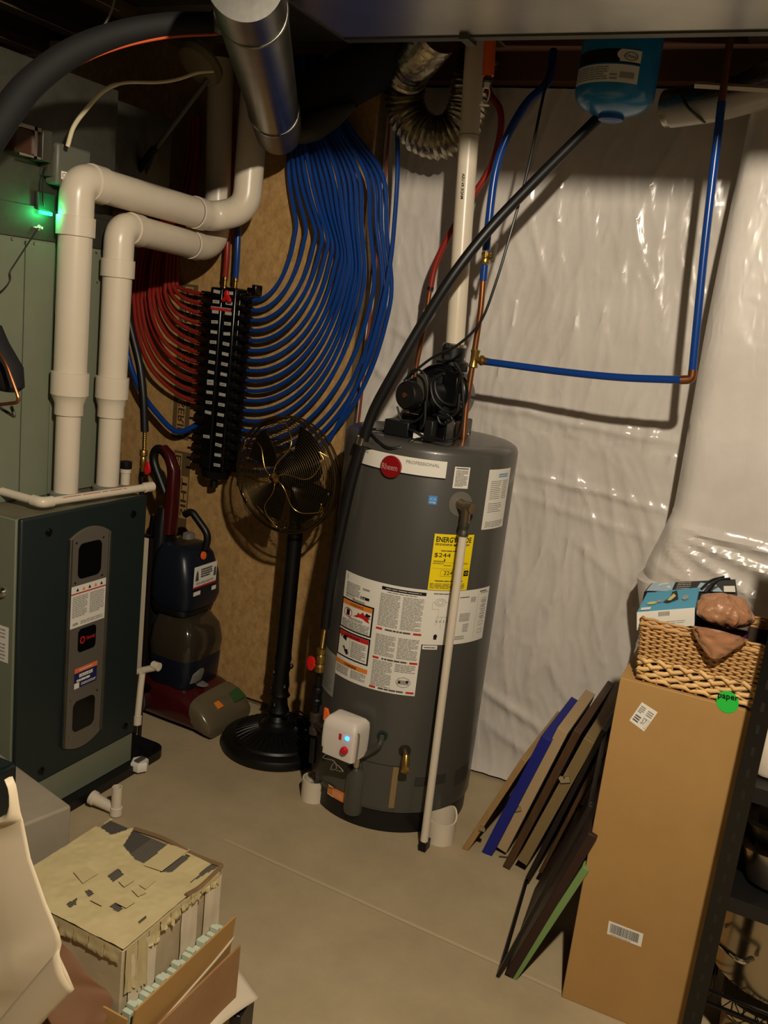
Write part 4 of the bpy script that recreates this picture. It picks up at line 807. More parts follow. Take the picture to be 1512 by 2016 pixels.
# broken drain fitting on the floor
f0 = AZ(228, 1605, 0); t = thing('pipe_fitting', 'broken white pipe tee lying on the floor between the pan and the taped box', 'pipe fitting', (f0.x, f0.y, 0))
b = MB(); b.lathe([(.0195, .004), (.0195, .03), (.016, .032), (.016, .10), (.0125, .10), (.0125, .06), (0, .06)], (f0.x, f0.y, 0), seg=20); build(b, 'upright_stub', M_pvc, t)
b = MB(); g0_ = Vector((f0.x-.085, f0.y-.01, .035)); b.tube([Vector((f0.x-.01, f0.y, .02)), Vector((f0.x-.04, f0.y-.004, .026)), g0_], [.016, .017, .02], 18); b.lathe([(.021, -.008), (.023, -.006), (.023, .008), (.017, .008), (.016, 0), (0, 0)], g0_, (-1, -.1, .2), 18); build(b, 'side_arm', M_pvc, t)
# things at the far left edge
t = thing('hanging_pouch', 'black pouch hanging against the grey cabinet at the left edge', 'pouch', tuple(AY(15, 770, 1.62)))
b = MB(); c0 = AY(2, 650, 1.62); c1 = AY(10, 720, 1.62); c2 = AY(22, 768, 1.62)
b.loft([(c0+Vector((-.03, 0, .01)), (.02, 0, 0), (0, .02, 0)), (c0+Vector((-.025, 0, -.03)), (.038, 0, 0), (0, .03, 0)), (c1, (.045, 0, 0), (0, .035, 0)), (c2+Vector((-.004, 0, .01)), (.034, 0, 0), (0, .03, 0)), (c2+Vector((-.006, 0, -.004)), (.02, 0, 0), (0, .02, 0))], 2.6, 20); build(b, 'pouch_body', mat('black_fabric', (16, 14, 18), .8), t)
b = MB(); b.tube(fillet([AY(-40, 640, 1.57), AY(12, 715, 1.57), AY(40, 792, 1.57), AY(-30, 800, 1.57), Vector((-3.38, 1.57, 1.28))], .02), .0045, 10); solo(b, 'copper_tube', M_copper, 'bent copper tube crossing the black pouch at the left edge', 'tube')
b = MB(); b.tube(fillet([Vector((-3.38, 1.6, 1.24)), AY(-20, 790, 1.6), AY(30, 822, 1.6), AY(22, 800, 1.6)], .01), .004, 8); solo(b, 'wire_hook', M_galvd, 'grey wire hook under the black pouch at the left edge', 'hook')

# ---- ceiling clutter upper left
rd = thing('round_duct', 'large round silver duct slanting down from the ceiling at top centre', 'duct', (-1.5, 2.15, 2.15))
A1 = ray(482, -40)*1.75+EYE; B1 = ray(548, 256)*3.02+EYE; J1 = A1.lerp(B1, .78); J0 = A1.lerp(B1, .12)
ad = (B1-A1).normalized()
b = MB(); b.tube([A1, B1], .0765, 48); build(b, 'pipe', M_galv, rd)
b = MB(); b.tube([J1, J1+ad*.004, J1+ad*.02, J1+ad*.024], [.077, .080, .080, .077], 48); build(b, 'seam_ring', M_galv, rd); b = MB(); b.tube([J0, J0+ad*.003, J0+ad*.012], [.077, .0795, .077], 48); build(b, 'seam_ring', M_galv, rd)
b = MB(); b.tube([J1+ad*.02, B1+ad*.003], .0785, 40); build(b, 'end_sleeve', mat('matt_galvanised_end', (120, 112, 96), .45, .8), rd)
il = thing('insulated_line', 'thick black insulated line arching under the ceiling at upper left', 'pipe', tuple(AY(0, 250, 1.5)))
pts = [(-40, 300), (5, 235), (60, 165), (140, 105), (230, 68), (330, 48), (430, 44)]; Yl_ = [1.46, 1.5, 1.55, 1.62, 1.7, 1.78, 1.86]
b = MB(); P = catmull(hp(pts, Yl_), 10); b.tube(P, [.036-.014*k/(len(P)-1) for k in range(len(P))], 20); build(b, 'foam_sleeve', mat('matt_black_foam', (9, 8, 8), .8), il)
b = MB(); b.tube(catmull([p-Vector((0, 0, .036-.014*k/6+.003)) for k, p in enumerate(hp(pts, Yl_))], 10), .0035, 8); build(b, 'orange_wire', mat('orange_wire', (190, 76, 30), .5), il)
e_ = hp(pts, Yl_)[-1]; b = MB(); b.cyl(e_-Vector((.01, 0, 0)), e_+Vector((.03, 0, 0)), .026); b.bb(e_.x, e_.x+.03, e_.y-.01, e_.y+.01, e_.z, e_.z+.05); build(b, 'end_bracket', M_galvd, il)
b = MB(); b.tube(catmull(hp([(133, 288), (145, 250), (170, 215), (205, 178), (245, 163), (310, 162), (350, 156), (390, 143), (420, 140)], [2.0, 2.0, 2.0, 2.02, 2.05, 2.08, 2.1, 2.12, 2.15]), 8), [.0062]*30+[.0045]*35, 10); solo(b, 'white_cable', mat('cream_cable', (214, 202, 168), .5), 'cream cable curving down in front of the dark plenum', 'cable')
b = MB(); b.tube(catmull(hp([(228, -10), (218, 25), (205, 50), (196, 60)], [1.9]*4), 6), .0028, 8); solo(b, 'grey_wire', mat('grey_wire', (120, 116, 100), .5), 'thin grey wire dangling from the joists at the top left', 'wire')
p = AY(400, 120, 2.5); b = MB(); b.lathe([(.075, 0), (.078, .01), (.07, .03), (.05, .04), (0, .04)], p, (-.2, -.6, -.8), 28); solo(b, 'junction_cover', mat('dim_beige_plastic', (120, 108, 84), .6), 'round dim beige cover under the joists left of the silver duct', 'cover')
t = thing('support_rod', 'grey rod ending in a black hose running down behind the bent pipes', 'rod', tuple(AY(270, 350, 2.5)))
b = MB(); b.tube(hp([(418, 145), (300, 300)], 2.5), .0085, 10); b.tube(hp([(308, 300), (285, 345)], 2.5), .006, 10); build(b, 'rod', mat('dull_grey_rod', (84, 82, 72), .5), t)
b = MB(); b.tube(catmull(hp([(305, 292), (285, 318), (268, 342), (258, 372)], 2.47), 5), .013, 12); build(b, 'black_hose', M_black, t)
b = MB(); b.bb(-2.05, -1.42, 2.28, 2.62, 2.44, 2.54); solo(b, 'small_branch_duct', M_galvd, 'dark small rectangular duct between the round duct and the flexible duct', 'duct', bevel=.003)
t = thing('insulated_branch', 'wrapped branch duct, enlarged and blackened as shade, beneath the ceiling right of the round duct', 'duct', tuple(AY(650, 200, 2.78)))
b = MB(); b.tube(catmull(hp([(545, 215), (600, 200), (670, 165), (760, 110), (800, 60)], [2.80, 2.79, 2.78, 2.76, 2.76]), 6), [.07]*3+[.085]*22, 24); build(b, 'shade_wrap', mat('shade_black_wrap', (14, 12, 11), .8), t)  # wrapped duct enlarged and blackened to stand for the deep shade above the pipes
b = MB(); b.tube(catmull(hp([(560, 262), (620, 248), (700, 205)], [2.74, 2.73, 2.72]), 5), [.016, .03, .04, .045, .045, .045, .04, .036, .03, .02, .012][:11], 16); build(b, 'olive_highlight', mat('olive_wrap_highlight', (44, 42, 26), .8), t)  # highlight on the dark wrap, put in as a paler olive tube

# ================================================================== plumbing manifold
YM = 2.895
mf = thing('water_manifold', 'tall black plumbing manifold with two columns of white port tags', 'manifold', tuple(AY(425, 955, YM)))
zt_, zb_ = AY(448, 560, YM).z, AY(425, 940, YM).z
xm = (AY(446, 570, YM).x+AY(426, 930, YM).x)/2
b = MB(); b.bb(xm-.060, xm-.004, YM-.03, YM+.045, zb_+.03, zt_-.015); b.bb(xm+.004, xm+.058, YM-.03, YM+.045, zb_+.03, zt_-.01); b.bb(xm-.066, xm+.062, YM-.005, YM+.053, zb_+.04, zt_-.025); build(b, 'body', M_blackg, mf, bevel=.006)
b = MB(); b.lathe([(.03, 0), (.055, .012), (.062, .04), (.0, .05)], Vector((xm, YM+.01, zb_-.012)), seg=8); b.cyl((xm+.0, YM, zb_-.04), (xm, YM, zb_), .016); build(b, 'end_cap', M_iron, mf)
b = MB()
for dx in (-.022, .026): b.lathe([(.012, 0), (.012, .012), (.009, .014), (.009, .034), (.012, .036), (.012, .046), (0, .05)], Vector((xm+dx, YM+.005, zt_-.02)), seg=14)
build(b, 'brass_inlets', M_brassw, mf)
def port_z(i): return AY(470, 588+i*19.9, YM).z
b_i = [583, 602, 621, 634, 645, 655, 665, 674, 681, 688, 695, 702, 709, 718, 737, 753, 762, 771]
for i in range(18):
    z_ = port_z(i)
    for s_, n0 in ((1, 18), (-1, 18)):
        b = MB(); x0 = xm+s_*.058
        if s_ > 0 or True:
            b.cyl((x0, YM+.01, z_), (x0+s_*.022, YM+.01, z_), .011, seg=14); b.cyl((x0+s_*.02, YM+.01, z_), (x0+s_*.052, YM+.01, z_), .0135, seg=14); b.cyl((x0+s_*.008, YM+.01, z_), (x0+s_*.008, YM-.03, z_+.006), .0065, seg=10); b.box((x0+s_*.022, YM-.034, z_+.010), (.034, .005, .007))
        pv = build(b, 'port_valve', M_iron, mf)
    for s_ in (-1, 1):
        if s_ < 0 and (i > 12 and i != 13) or (i == 0 and s_ > 0 and False): continue
        zz = AY(430, 574.5+i*20.1, YM-.03).z if i else AY(430, 574.5, YM-.03).z
        if s_ < 0 and i == 13: zz = AY(415, 861, YM-.03).z
        cx_ = xm-.030 if s_ < 0 else xm+.030
        b = MB(); hgt = .012 if not (s_ < 0 and i == 9) else .02
        b.box((cx_, YM-.0305, zz), (.030, .0012, hgt), Matrix.Rotation(random.uniform(-.08, .08), 3, 'Y'))
        o = build(b, 'port_tag', mat('dim_white_tag', (176, 172, 160), .5), mf)
        if i % 2: 
            b = MB(); [b.box((cx_-.008+.005*k, YM-.0315, zz), (.003, .0006, .003)) for k in range(4)]; build(b, 'handwriting', M_dgrey, o)
D = Decal(lambda u, v, h: Vector((xm-.052+.095*u, YM-.031-h, AY(440, 610, YM).z+(AY(440, 572, YM).z-AY(440, 610, YM).z)*v)), INKS)
D.rect(0, -.05, 1, .08, RD, 1); D.rect(0, .08, 1, .13, GR, 1); D.done('brand_label', mf)
b = MB(); c_ = AY(449, 584, YM-.036); b.prism([c_+Vector((x*.001, 0, z*.001)) for x, z in ((-6, 24), (6, 22), (4, 8), (20, -8), (20, -20), (10, -22), (-2, -12), (-14, -22), (-24, -16), (-10, 0), (-14, 12))], (0, -.012, 0)); o = build(b, 'shutoff_lever', M_redhandle, mf, bevel=.003); o['label'] = 'red lever'
b = MB(); p = AY(505, 572, YM); b.bb(p.x-.03, p.x+.008, YM-.02, YM+.02, p.z-.01, p.z+.008); b.bb(p.x-.008, p.x+.012, YM-.022, YM+.022, p.z-.02, p.z+.02); build(b, 'drain_cock', M_blackg, mf, bevel=.003)
ordn = ['top', 'second', 'third', 'fourth', 'fifth', 'sixth', 'seventh', 'eighth', 'ninth', 'tenth', 'eleventh', 'twelfth', 'thirteenth', 'fourteenth', 'fifteenth', 'sixteenth', 'seventeenth', 'bottom']
RP = .0078
for i in range(18):
    z_ = port_z(i); P0 = Vector((xm+.105, YM+.01, z_)); Yp = YM+.018-.011*(i % 5)
    e0 = pj_px = None
    yb_ = 440+7.5*i; bel = AY(b_i[i], yb_, Yp)
    pts = [P0-Vector((.02, 0, 0))]
    cx_, cz_ = P0.x, bel.z; ax_, az_ = bel.x-P0.x, bel.z-P0.z
    for k in range(0, 9):
        q = PI/2*k/9; f_ = k/9
        pts.append(Vector((cx_+ax_*math.sin(q), P0.y+(Yp-P0.y)*min(1, f_*2), cz_-az_*math.cos(q))))
    tx = 569+i*10.6+(4 if i > 13 else 0)
    pts += [bel, AY((b_i[i]*.45+tx*.55), yb_*.5+345*.5, Yp), AY(tx, 345, Yp), AY(566+i*7.2, 250, Yp-.02), AY(560+i*5.0, 170, Yp-.04), AY(560+i*4.2, 110, Yp-.05)]
    b = MB(); b.tube(catmull(pts, 5), RP, 10)
    solo(b, 'blue_water_line', M_bluep, 'blue plastic water line from the %s right port of the black manifold' % ordn[i], 'pipe', 'blue water lines right of the manifold')
for i in range(12):
    z_ = port_z(i)-.0; P0 = Vector((xm-.095, YM+.01, z_)); Yp = YM-.005-.009*(i % 4)
    bel = AY(348-7.6*i, 560-6*(i % 3)+i*2, Yp)
    pts = [P0+Vector((.02, 0, 0))]; ax_, az_ = bel.x-P0.x, bel.z-P0.z
    for k in range(0, 9):
        q = PI/2*k/9; pts.append(Vector((P0.x+ax_*math.sin(q), P0.y+(Yp-P0.y)*min(1, k/4), bel.z-az_*math.cos(q))))
    pts += [bel, AY(352-6.4*i, 480, Yp), AY(378-3*i, 400, Yp-.02), AY(392-2*i, 300, Yp-.03), AY(395-2*i, 230, Yp-.03)]
    b = MB(); b.tube(catmull(pts, 5), RP, 10)
    solo(b, 'red_water_line', M_redp, 'red plastic water line from the %s left port of the black manifold' % ordn[i], 'pipe', 'red water lines left of the manifold')
zi = zt_+.02
b = MB(); b.tube(catmull([Vector((xm-.022, YM+.005, zi)), AY(447, 500, YM), AY(449, 440, YM), AY(455, 330, YM+.0), AY(458, 240, YM)], 5), .0115, 12); solo(b, 'red_supply_pipe', M_redp, 'upright red pipe feeding the top of the black manifold', 'pipe')
b = MB(); b.tube(catmull([Vector((xm+.026, YM+.005, zi)), AY(467, 500, YM), AY(469, 440, YM), AY(474, 330, YM), AY(476, 240, YM)], 5), .0115, 12); solo(b, 'blue_supply_pipe', M_bluep, 'upright blue pipe feeding the top of the black manifold', 'pipe')
b = MB(); P0 = Vector((xm-.09, YM+.01, port_z(13)))
b.tube(catmull([P0+Vector((.02, 0, 0)), P0, AY(350, 850, YM-.02), AY(310, 815, YM-.03), AY(275, 765, YM-.03), AY(252, 700, YM-.03), AY(244, 620, YM-.03), AY(240, 520, YM-.03)], 6), .0112, 12); solo(b, 'blue_side_pipe', M_bluep, 'thicker blue pipe curving left from the lower left port of the black manifold', 'pipe')
for k, (pts, l) in enumerate([([(782, 250), (783, 330), (778, 420), (768, 520), (748, 620), (715, 730), (668, 830), (640, 880)], 'outermost blue water line hanging from the ceiling in front of the rusty pipe')]):
    b = MB(); b.tube(catmull(hp(pts, 2.87), 6), RP, 10); solo(b, 'blue_water_line', M_bluep, l, 'pipe')
# dark joist pocket hiding where the lines go up
# ================================================================== pedestal fan
fb = AY(549, 1385, 2.72); FXc = fb.x; FYc = 2.72
fan = thing('pedestal_fan', 'black pedestal fan with brass swirl grille beside the water heater', 'fan', (FXc, FYc, 0))
b = MB(); b.lathe([(.195, 0), (.203, .006), (.205, .022), (.198, .036), (.185, .042), (.17, .047), (.165, .055), (.12, .072), (.075, .085), (.05, .10), (.045, .112), (0, .114)], (FXc, FYc, 0), seg=64); base = build(b, 'base', M_iron, fan)
b = MB()
for k in range(40):
    a_ = 2*PI*k/40; c_, s__ = math.cos(a_), math.sin(a_)
    b.tube([(FXc+.155*c_, FYc+.155*s__, .060), (FXc+.12*c_, FYc+.12*s__, .075), (FXc+.07*c_, FYc+.07*s__, .089)], [.002, .004, .003], 6)
build(b, 'base_fluting', M_iron, base)
b = MB(); pr = [(.045, .10), (.03, .13), (.042, .15), (.034, .17), (.03, .20), (.036, .215), (.03, .23), (.033, .25), (.027, .30), (.031, .315), (.028, .34), (.032, .355), (.03, .37), (.029, .38), (.028, .86), (0, .86)]
b.lathe(pr, (FXc, FYc, 0), seg=24)
for k in range(9):
    b.loft([((FXc+.034*math.cos(2.4*k), FYc+.034*math.sin(2.4*k), .13+.025*k+dz), (w__, 0, 0), (0, w__, 0)) for dz, w__ in ((-.01, .003), (0, .009), (.01, .003))], 2, 8)
build(b, 'pole', M_iron, fan)
hz = AY(563, 936, FYc-.09).z; hc = Vector((AY(563, 936, FYc-.09).x, FYc-.09, hz))
fd = nrm((-.03, -1, -.04)); fu_ = nrm(Vector((0, 0, 1))-fd*fd.z); fr = fu_.cross(fd)*-1
RC = .200
def fpt(r, a, d): return hc+(fr*math.cos(a)+fu_*math.sin(a))*r+fd*d
b = MB(); b.lathe([(.02, -.09), (.055, -.085), (.065, -.05), (.065, .03), (.05, .04), (0, .04)], hc-fd*.10, -fd, 28) if 0 else b.cyl(hc-fd*.03, hc-fd*.16, .058, .05, 28); b.cyl(Vector((FXc, FYc, .80)), Vector((hc.x, hc.y+.08, hz-.03)), .022); build(b, 'motor', M_black, fan)
def dome(r, front): return (.055*(1-(r/RC)**2.2)+.012) if front else -(.045*(1-(r/RC)**2.2)+.03)
def rings(front, n, m, name):
    b = MB()
    for k in range(n):
        r = .03+(RC-.032)*k/(n-1); b.tube([fpt(r, 2*PI*j/44, dome(r, front)) for j in range(44)], .0011, 5, closed=True)
    return build(b, name, m, fan, smooth=180)
M_wire = mat('dark_brass_wire', (88, 72, 44), .35, .9)
fg_ = rings(True, 25, M_wire, 'front_grille'); rings(False, 26, M_wire, 'rear_grille')
b = MB(); b.tube([fpt(RC+.002, 2*PI*j/60, .006) for j in range(60)], .005, 8, closed=True); b.tube([fpt(RC+.001, 2*PI*j/60, -.028) for j in range(60)], .0035, 8, closed=True); build(b, 'grille_rim', M_wire, fan)
for k in range(6):
    a0 = 2*PI*k/6+.35
    pts = []
    for t_ in range(17):
        t = t_/16; r = .018+(RC-.035)*min(1, t*1.25)**.9; a = a0+.55*math.sin(t*PI*1.15)+(.9*(t-.72) if t > .72 else 0)
        r = min(r, RC-.012-.012*max(0, t-.8)*4)
        pts.append(fpt(r, a, dome(r, True)+.004))
    a = a0+.55*math.sin(PI*1.15)+.25
    pts += [fpt(RC-.006, a+.16, .014), fpt(RC, a+.2, .006)]
    b = MB(); b.tube(catmull(pts, 3), .0027, 8); o = build(b, 'swirl_wire', M_brassw, fg_, smooth=180)
b = MB(); b.lathe([(.02, 0), (.018, .005), (.006, .009), (0, .01)], fpt(0, 0, dome(0, True)), fd, 24); build(b, 'hub_cap', M_brassw, fg_)
for k in range(4):
    a0 = PI/2*k+.6; b = MB()
    def bl(u, v, a0=a0):
        r = .035+.14*v; wd = .95*math.sin(min(1, v*1.15+.22)*PI*.62); a = a0+(u-.5)*wd; return fpt(r, a, -.008+(u-.5)*.035)
    b.grid(bl, 8, 8); build(b, 'blade', mat('dark_brass_blade', (30, 25, 17), .35, .7), fan, solid=.002)
b = MB(); b.tube(catmull([Vector((FXc+.03, FYc-.02, .13)), AY(585, 1400, 2.66), AY(600, 1407, 2.62), AY(625, 1412, 2.6)], 6), .0035, 8); build(b, 'power_cord', M_black, fan)

# ================================================================== carpet cleaner
vx, vy = -2.02, 2.72
vc_ = thing('carpet_cleaner', 'dark red and navy upright carpet cleaner between furnace and fan', 'carpet cleaner', (vx, vy, 0))
b = MB(); b.loft([((-2.20, vy, .075), (0, .10, 0), (0, 0, .055)), ((-2.14, vy, .085), (0, .135, 0), (0, 0, .078)), ((-2.02, vy, .09), (0, .14, 0), (0, 0, .085)), ((-1.93, vy, .08), (0, .14, 0), (0, 0, .072)), ((-1.86, vy, .06), (0, .135, 0), (0, 0, .052))], 3.5, 32)
base = build(b, 'base_housing', M_maroon, vc_, smooth=45)
b = MB(); b.loft([((-1.90, vy, .085), (0, .137, 0), (0, 0, .058)), ((-1.86, vy, .07), (0, .140, 0), (0, 0, .060)), ((-1.825, vy, .052), (0, .140, 0), (0, 0, .046)), ((-1.80, vy, .034), (0, .135, 0), (0, 0, .028))], 4, 28); build(b, 'nozzle_hood', M_clear, vc_, smooth=45)
b = MB(); b.loft([((-1.93, vy-.03, .163), (.03, 0, .0), (0, .022, 0)), ((-1.93, vy-.03, .170), (.022, 0, -.004), (0, .016, 0))], 2.5, 20); build(b, 'grey_release_button', mat('mid_grey_plastic', (110, 106, 100), .4), base)
b = MB(); b.box((-1.835, vy-.04, .108), (.03, .03, .006), Matrix.Rotation(.5, 3, 'Y')); o = build(b, 'hood_stickers', M_orange, base)
b = MB(); b.box((-1.835, vy+.08, .108), (.05, .07, .006), Matrix.Rotation(.55, 3, 'Y')); build(b, 'green_brush_cover', mat('dull_green_plastic', (48, 84, 44), .4), base)
for s_ in (-1,):
    b = MB(); b.lathe([(.05, -.012), (.062, -.01), (.062, .012), (.048, .014), (.03, .008), (0, .008)], (-2.17, vy-.145, .063), (0, -1, 0), 28); build(b, 'wheel', mat('grey_wheel', (74, 74, 70), .5), vc_)
    b = MB(); b.lathe([(.05, -.012), (.062, -.01), (.062, .012), (.048, .014), (0, .012)], (-2.17, vy+.145, .063), (0, 1, 0), 28); build(b, 'wheel', MATS['grey_wheel'], vc_)
def vl(secs, name, m, e=4.6, par=None):
    secs = [(x+.015, y, .12+(z-.12)*.93, hx, hy) for x, y, z, hx, hy in secs]
    b = MB(); b.zloft(secs, e, 36); return build(b, name, m, par or vc_, smooth=45)
vl([(-2.06, vy, .12, .085, .10), (-2.05, vy, .16, .10, .115), (-2.05, vy, .27, .105, .12), (-2.05, vy, .285, .10, .115)], 'lower_tank', mat('dark_navy_tank', (22, 26, 38), .3, trans=.1))
vl([(-2.05, vy, .28, .104, .120), (-2.05, vy, .33, .108, .124), (-2.055, vy, .40, .10, .112), (-2.07, vy, .45, .075, .085), (-2.075, vy, .455, .05, .06)], 'clear_tank_lid', M_smoke)
vl([(-2.08, vy, .44, .06, .07), (-2.08, vy, .46, .085, .10), (-2.085, vy, .49, .09, .105), (-2.09, vy, .50, .088, .10)], 'middle_collar', M_black)
ut = vl([(-2.07, vy, .49, .088, .108), (-2.07, vy, .53, .098, .118), (-2.075, vy, .62, .095, .115), (-2.085, vy, .70, .08, .10), (-2.095, vy, .74, .06, .078), (-2.10, vy, .745, .04, .05)], 'upper_tank', M_vnavy)
D = Decal(lambda u, v, h: Vector((-1.957+h-.006*abs(u-.5), vy-.085+.14*u, .555+.085*v)), INKS); D.rect(0, 0, 1, 1, WH, 2); D.rect(0, 0, 1, .08, RD, 3); D.poly([(.06, .35), (.2, .35), (.17, .7), (.13, .85), (.09, .7)], DG, 4); D.poly([(.85, .35), (.97, .35), (.95, .7), (.91, .8), (.87, .7)], DG, 4); D.lines(.28, .45, .78, .88, 4, DG, 4, .6); D.lines(.1, .16, .9, .28, 2, GR, 4); D.done('label', ut, 'white product label')
D = Decal(lambda u, v, h: Vector((-1.957+h, vy-.085+.14*u, .525+.02*v)), INKS); D.rect(0, .1, .3, .9, WH, 2); D.rect(.8, .1, 1, .9, WH, 2); D.done('pill_labels', ut)
b = MB(); b.lathe([(.016, 0), (.015, .004), (0, .005)], (-1.986, vy+.0, .665), (1, 0, .12), 22); o = build(b, 'round_logo', M_orangeh, ut)
b = MB(); b.loft([((-2.03, vy-.04, .732), (.02, 0, 0), (0, .025, 0)), ((-2.03, vy-.04, .752), (.018, 0, 0), (0, .022, 0)), ((-2.03, vy-.04, .756), (.01, 0, 0), (0, .01, 0))], 3, 18); build(b, 'cap', MATS['mid_grey_plastic'], ut)
b = MB(); b.tube(fillet([(-2.10, vy+.02, .80), (-2.07, vy+.02, .82), (-1.99, vy+.03, .74), (-2.0, vy+.03, .68)], .03), .014, 12); build(b, 'carry_handle', M_black, ut)
D = Decal(lambda u, v, h: Vector((-1.942+h, vy-.06+.13*u, .265+.045*v)), INKS); D.rect(0, 0, 1, 1, IK, 1); D.rect(.25, .15, 1, .9, WH, 2); D.lines(.35, .3, .9, .75, 2, DG, 3, .5); D.done('tank_label', vc_)
b = MB(); b.loft([((-1.945, vy-.05, .18), (.012, 0, 0), (0, .04, 0)), ((-1.938, vy-.045, .215), (.012, 0, 0), (0, .035, 0)), ((-1.944, vy-.03, .235), (.01, 0, 0), (0, .02, 0))], 2.6, 20); build(b, 'tank_latch', MATS['mid_grey_plastic'], vc_)
b = MB(); b.loft([((-2.16, vy, .12), (.04, 0, 0), (0, .075, 0)), ((-2.17, vy, .4), (.04, 0, 0), (0, .07, 0)), ((-2.175, vy, .75), (.03, 0, 0), (0, .05, 0)), ((-2.175, vy, .82), (.022, 0, 0), (0, .034, 0))], 3, 24); build(b, 'back_spine', M_black, vc_)
b = MB(); b.tube(catmull([(-2.175, vy, .75), (-2.165, vy, .86), (-2.16, vy, .95), (-2.175, vy-.0, 1.0), (-2.205, vy, 1.03), (-2.235, vy, 1.035), (-2.25, vy, 1.01), (-2.245, vy, .975), (-2.215, vy, .92), (-2.185, vy, .87)], 6), .017, 14); build(b, 'loop_handle', M_black, vc_)
b = MB(); b.loft([((-2.15, vy-.005, .72), (.026, 0, 0), (0, .032, 0)), ((-2.145, vy-.005, .85), (.024, 0, 0), (0, .028, 0)), ((-2.145, vy-.005, .97), (.02, 0, 0), (0, .024, 0)), ((-2.175, vy-.005, 1.03), (.018, 0, 0), (0, .022, 0)), ((-2.205, vy-.005, 1.05), (.01, 0, .008), (0, .018, 0))], 2.8, 20); build(b, 'red_handle_stem', M_maroon, vc_)
b = MB(); b.tube(catmull([(-2.2, vy-.06, .2), (-2.22, vy-.05, .5), (-2.21, vy-.03, .78)], 8), .012, 10); b.tube([(-2.24, vy-.02, .96), (-2.29, vy-.02, .95), (-2.28, vy-.02, .84)], .009, 10); build(b, 'hose', M_blackg, vc_)

# ================================================================== leaning panels beside the tall box
def panel_lean(name, foot, top, Y, depth, thick, mats, label, cat, rail=None, Yt=None, yaw_=0):
    A = AY(*foot, Y); B = AY(*top, Y if Yt is None else Yt); A.z = max(A.z, .002)
    up_ = (B-A); L = up_.length; upn = up_.normalized(); dv = Vector((math.sin(yaw_), math.cos(yaw_), 0)); nn2 = upn.cross(dv).normalized()
    if nn2.x < 0: nn2 = -nn2
    t = thing(name, label, cat, tuple(A))
    if rail:
        b = MB()
        def bar(o_, u_, v_, du, dv_): b.prism([o_, o_+u_*du, o_+u_*du+v_*dv_, o_+v_*dv_], nn2*thick)
        bar(A, upn, dv, L, rail); bar(A+dv*(depth-rail), upn, dv, L, rail); bar(A+dv*rail, upn, dv, rail, depth-2*rail); bar(A+dv*rail+upn*(L-rail), upn, dv, rail, depth-2*rail)
        build(b, 'frame', mats[0], t, bevel=.0015)
        if mats[1] is None: return t, A, upn, dv, nn2
        b = MB(); o_ = A+dv*rail+upn*rail+nn2*thick*.4; b.prism([o_, o_+upn*(L-2*rail), o_+upn*(L-2*rail)+dv*(depth-2*rail), o_+dv*(depth-2*rail)], nn2*.004); build(b, 'backing', mats[1], t)
    else:
        b = MB(); b.prism([A, A+upn*L, A+upn*L+dv*depth, A+dv*depth], nn2*thick); build(b, 'board', mats[0], t, bevel=.0015)
        if len(mats) > 1:
            b = MB(); b.prism([A+nn2*thick+dv*.01+upn*.01, A+nn2*thick+dv*.01+upn*(L-.01), A+nn2*thick+dv*(depth-.01)+upn*(L-.01), A+nn2*thick+dv*(depth-.01)+upn*.01], nn2*.002); build(b, 'canvas_face', mats[1], t)
    return t, A, upn, dv, nn2
G = 'panels leaning between the heater and the tall box'
t, A, U_, V_, N_ = panel_lean('picture_frame', (909, 1672), (1026, 1492), 2.52, .42, .020, [M_frame1, M_canvas], 'short light wood frame, leftmost of the leaning panels', 'picture frame', rail=.02)
b = MB(); b.box(A+U_*.11+N_*.02-V_*.002, (.02, .012, .014)); build(b, 'hanging_clip', M_chrome, t)
t, A, U_, V_, N_ = panel_lean('canvas_board', (948, 1678), (1066, 1448), 2.54, .36, .034, [M_navyp], 'ultramarine blue edged canvas among the leaning panels', 'canvas')
t, A, U_, V_, N_ = panel_lean('canvas_board', (978, 1668), (1098, 1432), 2.56, .36, .034, [M_canvas, M_blackp], 'tan canvas edge just right of the blue canvas', 'canvas')
b = MB(); b.box(A+U_*.16+N_*.0-V_*.004, (.035, .006, .014), Matrix.Rotation(-.5, 3, 'Y')); build(b, 'hanging_clip', M_chrome, t)
t, A, U_, V_, N_ = panel_lean('picture_frame', (990, 1704), (1130, 1436), 2.50, .46, .024, [M_frame2, M_blackp], 'dark brown wood frame taller than its neighbours among the leaning panels', 'picture frame', rail=.022)
t, A, U_, V_, N_ = panel_lean('picture_frame', (1018, 1692), (1150, 1452), 2.50, .42, .034, [M_frame3, M_blackp], 'bronze olive frame with silver clip among the leaning panels', 'picture frame', rail=.025)
b = MB(); b.box(A+U_*.33-V_*.004+N_*.01, (.03, .01, .018), Matrix.Rotation(-.4, 3, 'Y')); b.cyl(A+U_*.33-V_*.014+N_*.0, A+U_*.33-V_*.004+N_*.0, .008); build(b, 'hanging_clip', M_chrome, t)
panel_lean('picture_frame', (1034, 1728), (1184, 1436), 2.44, .42, .016, [M_blackp, M_frame2], 'thin black frame directly right of the bronze olive frame', 'picture frame', rail=.02)
panel_lean('picture_frame', (1060, 1716), (1182, 1478), 2.46, .38, .012, [M_frame2, M_canvas], 'low brown frame tucked behind the tall box', 'picture frame', rail=.03)
panel_lean('picture_frame', (976, 1922), (1160, 1585), 2.03, .45, .010, [M_blackp, None], 'large thin black frame standing nearest the viewer', 'picture frame', rail=.016, yaw_=-.14)
panel_lean('canvas_board', (994, 1916), (1158, 1640), 2.045, .40, .024, [mat('dark_red_brown_board', (44, 24, 18), .5)], 'dark red brown board between the black frame and the green board', 'board', yaw_=-.10)
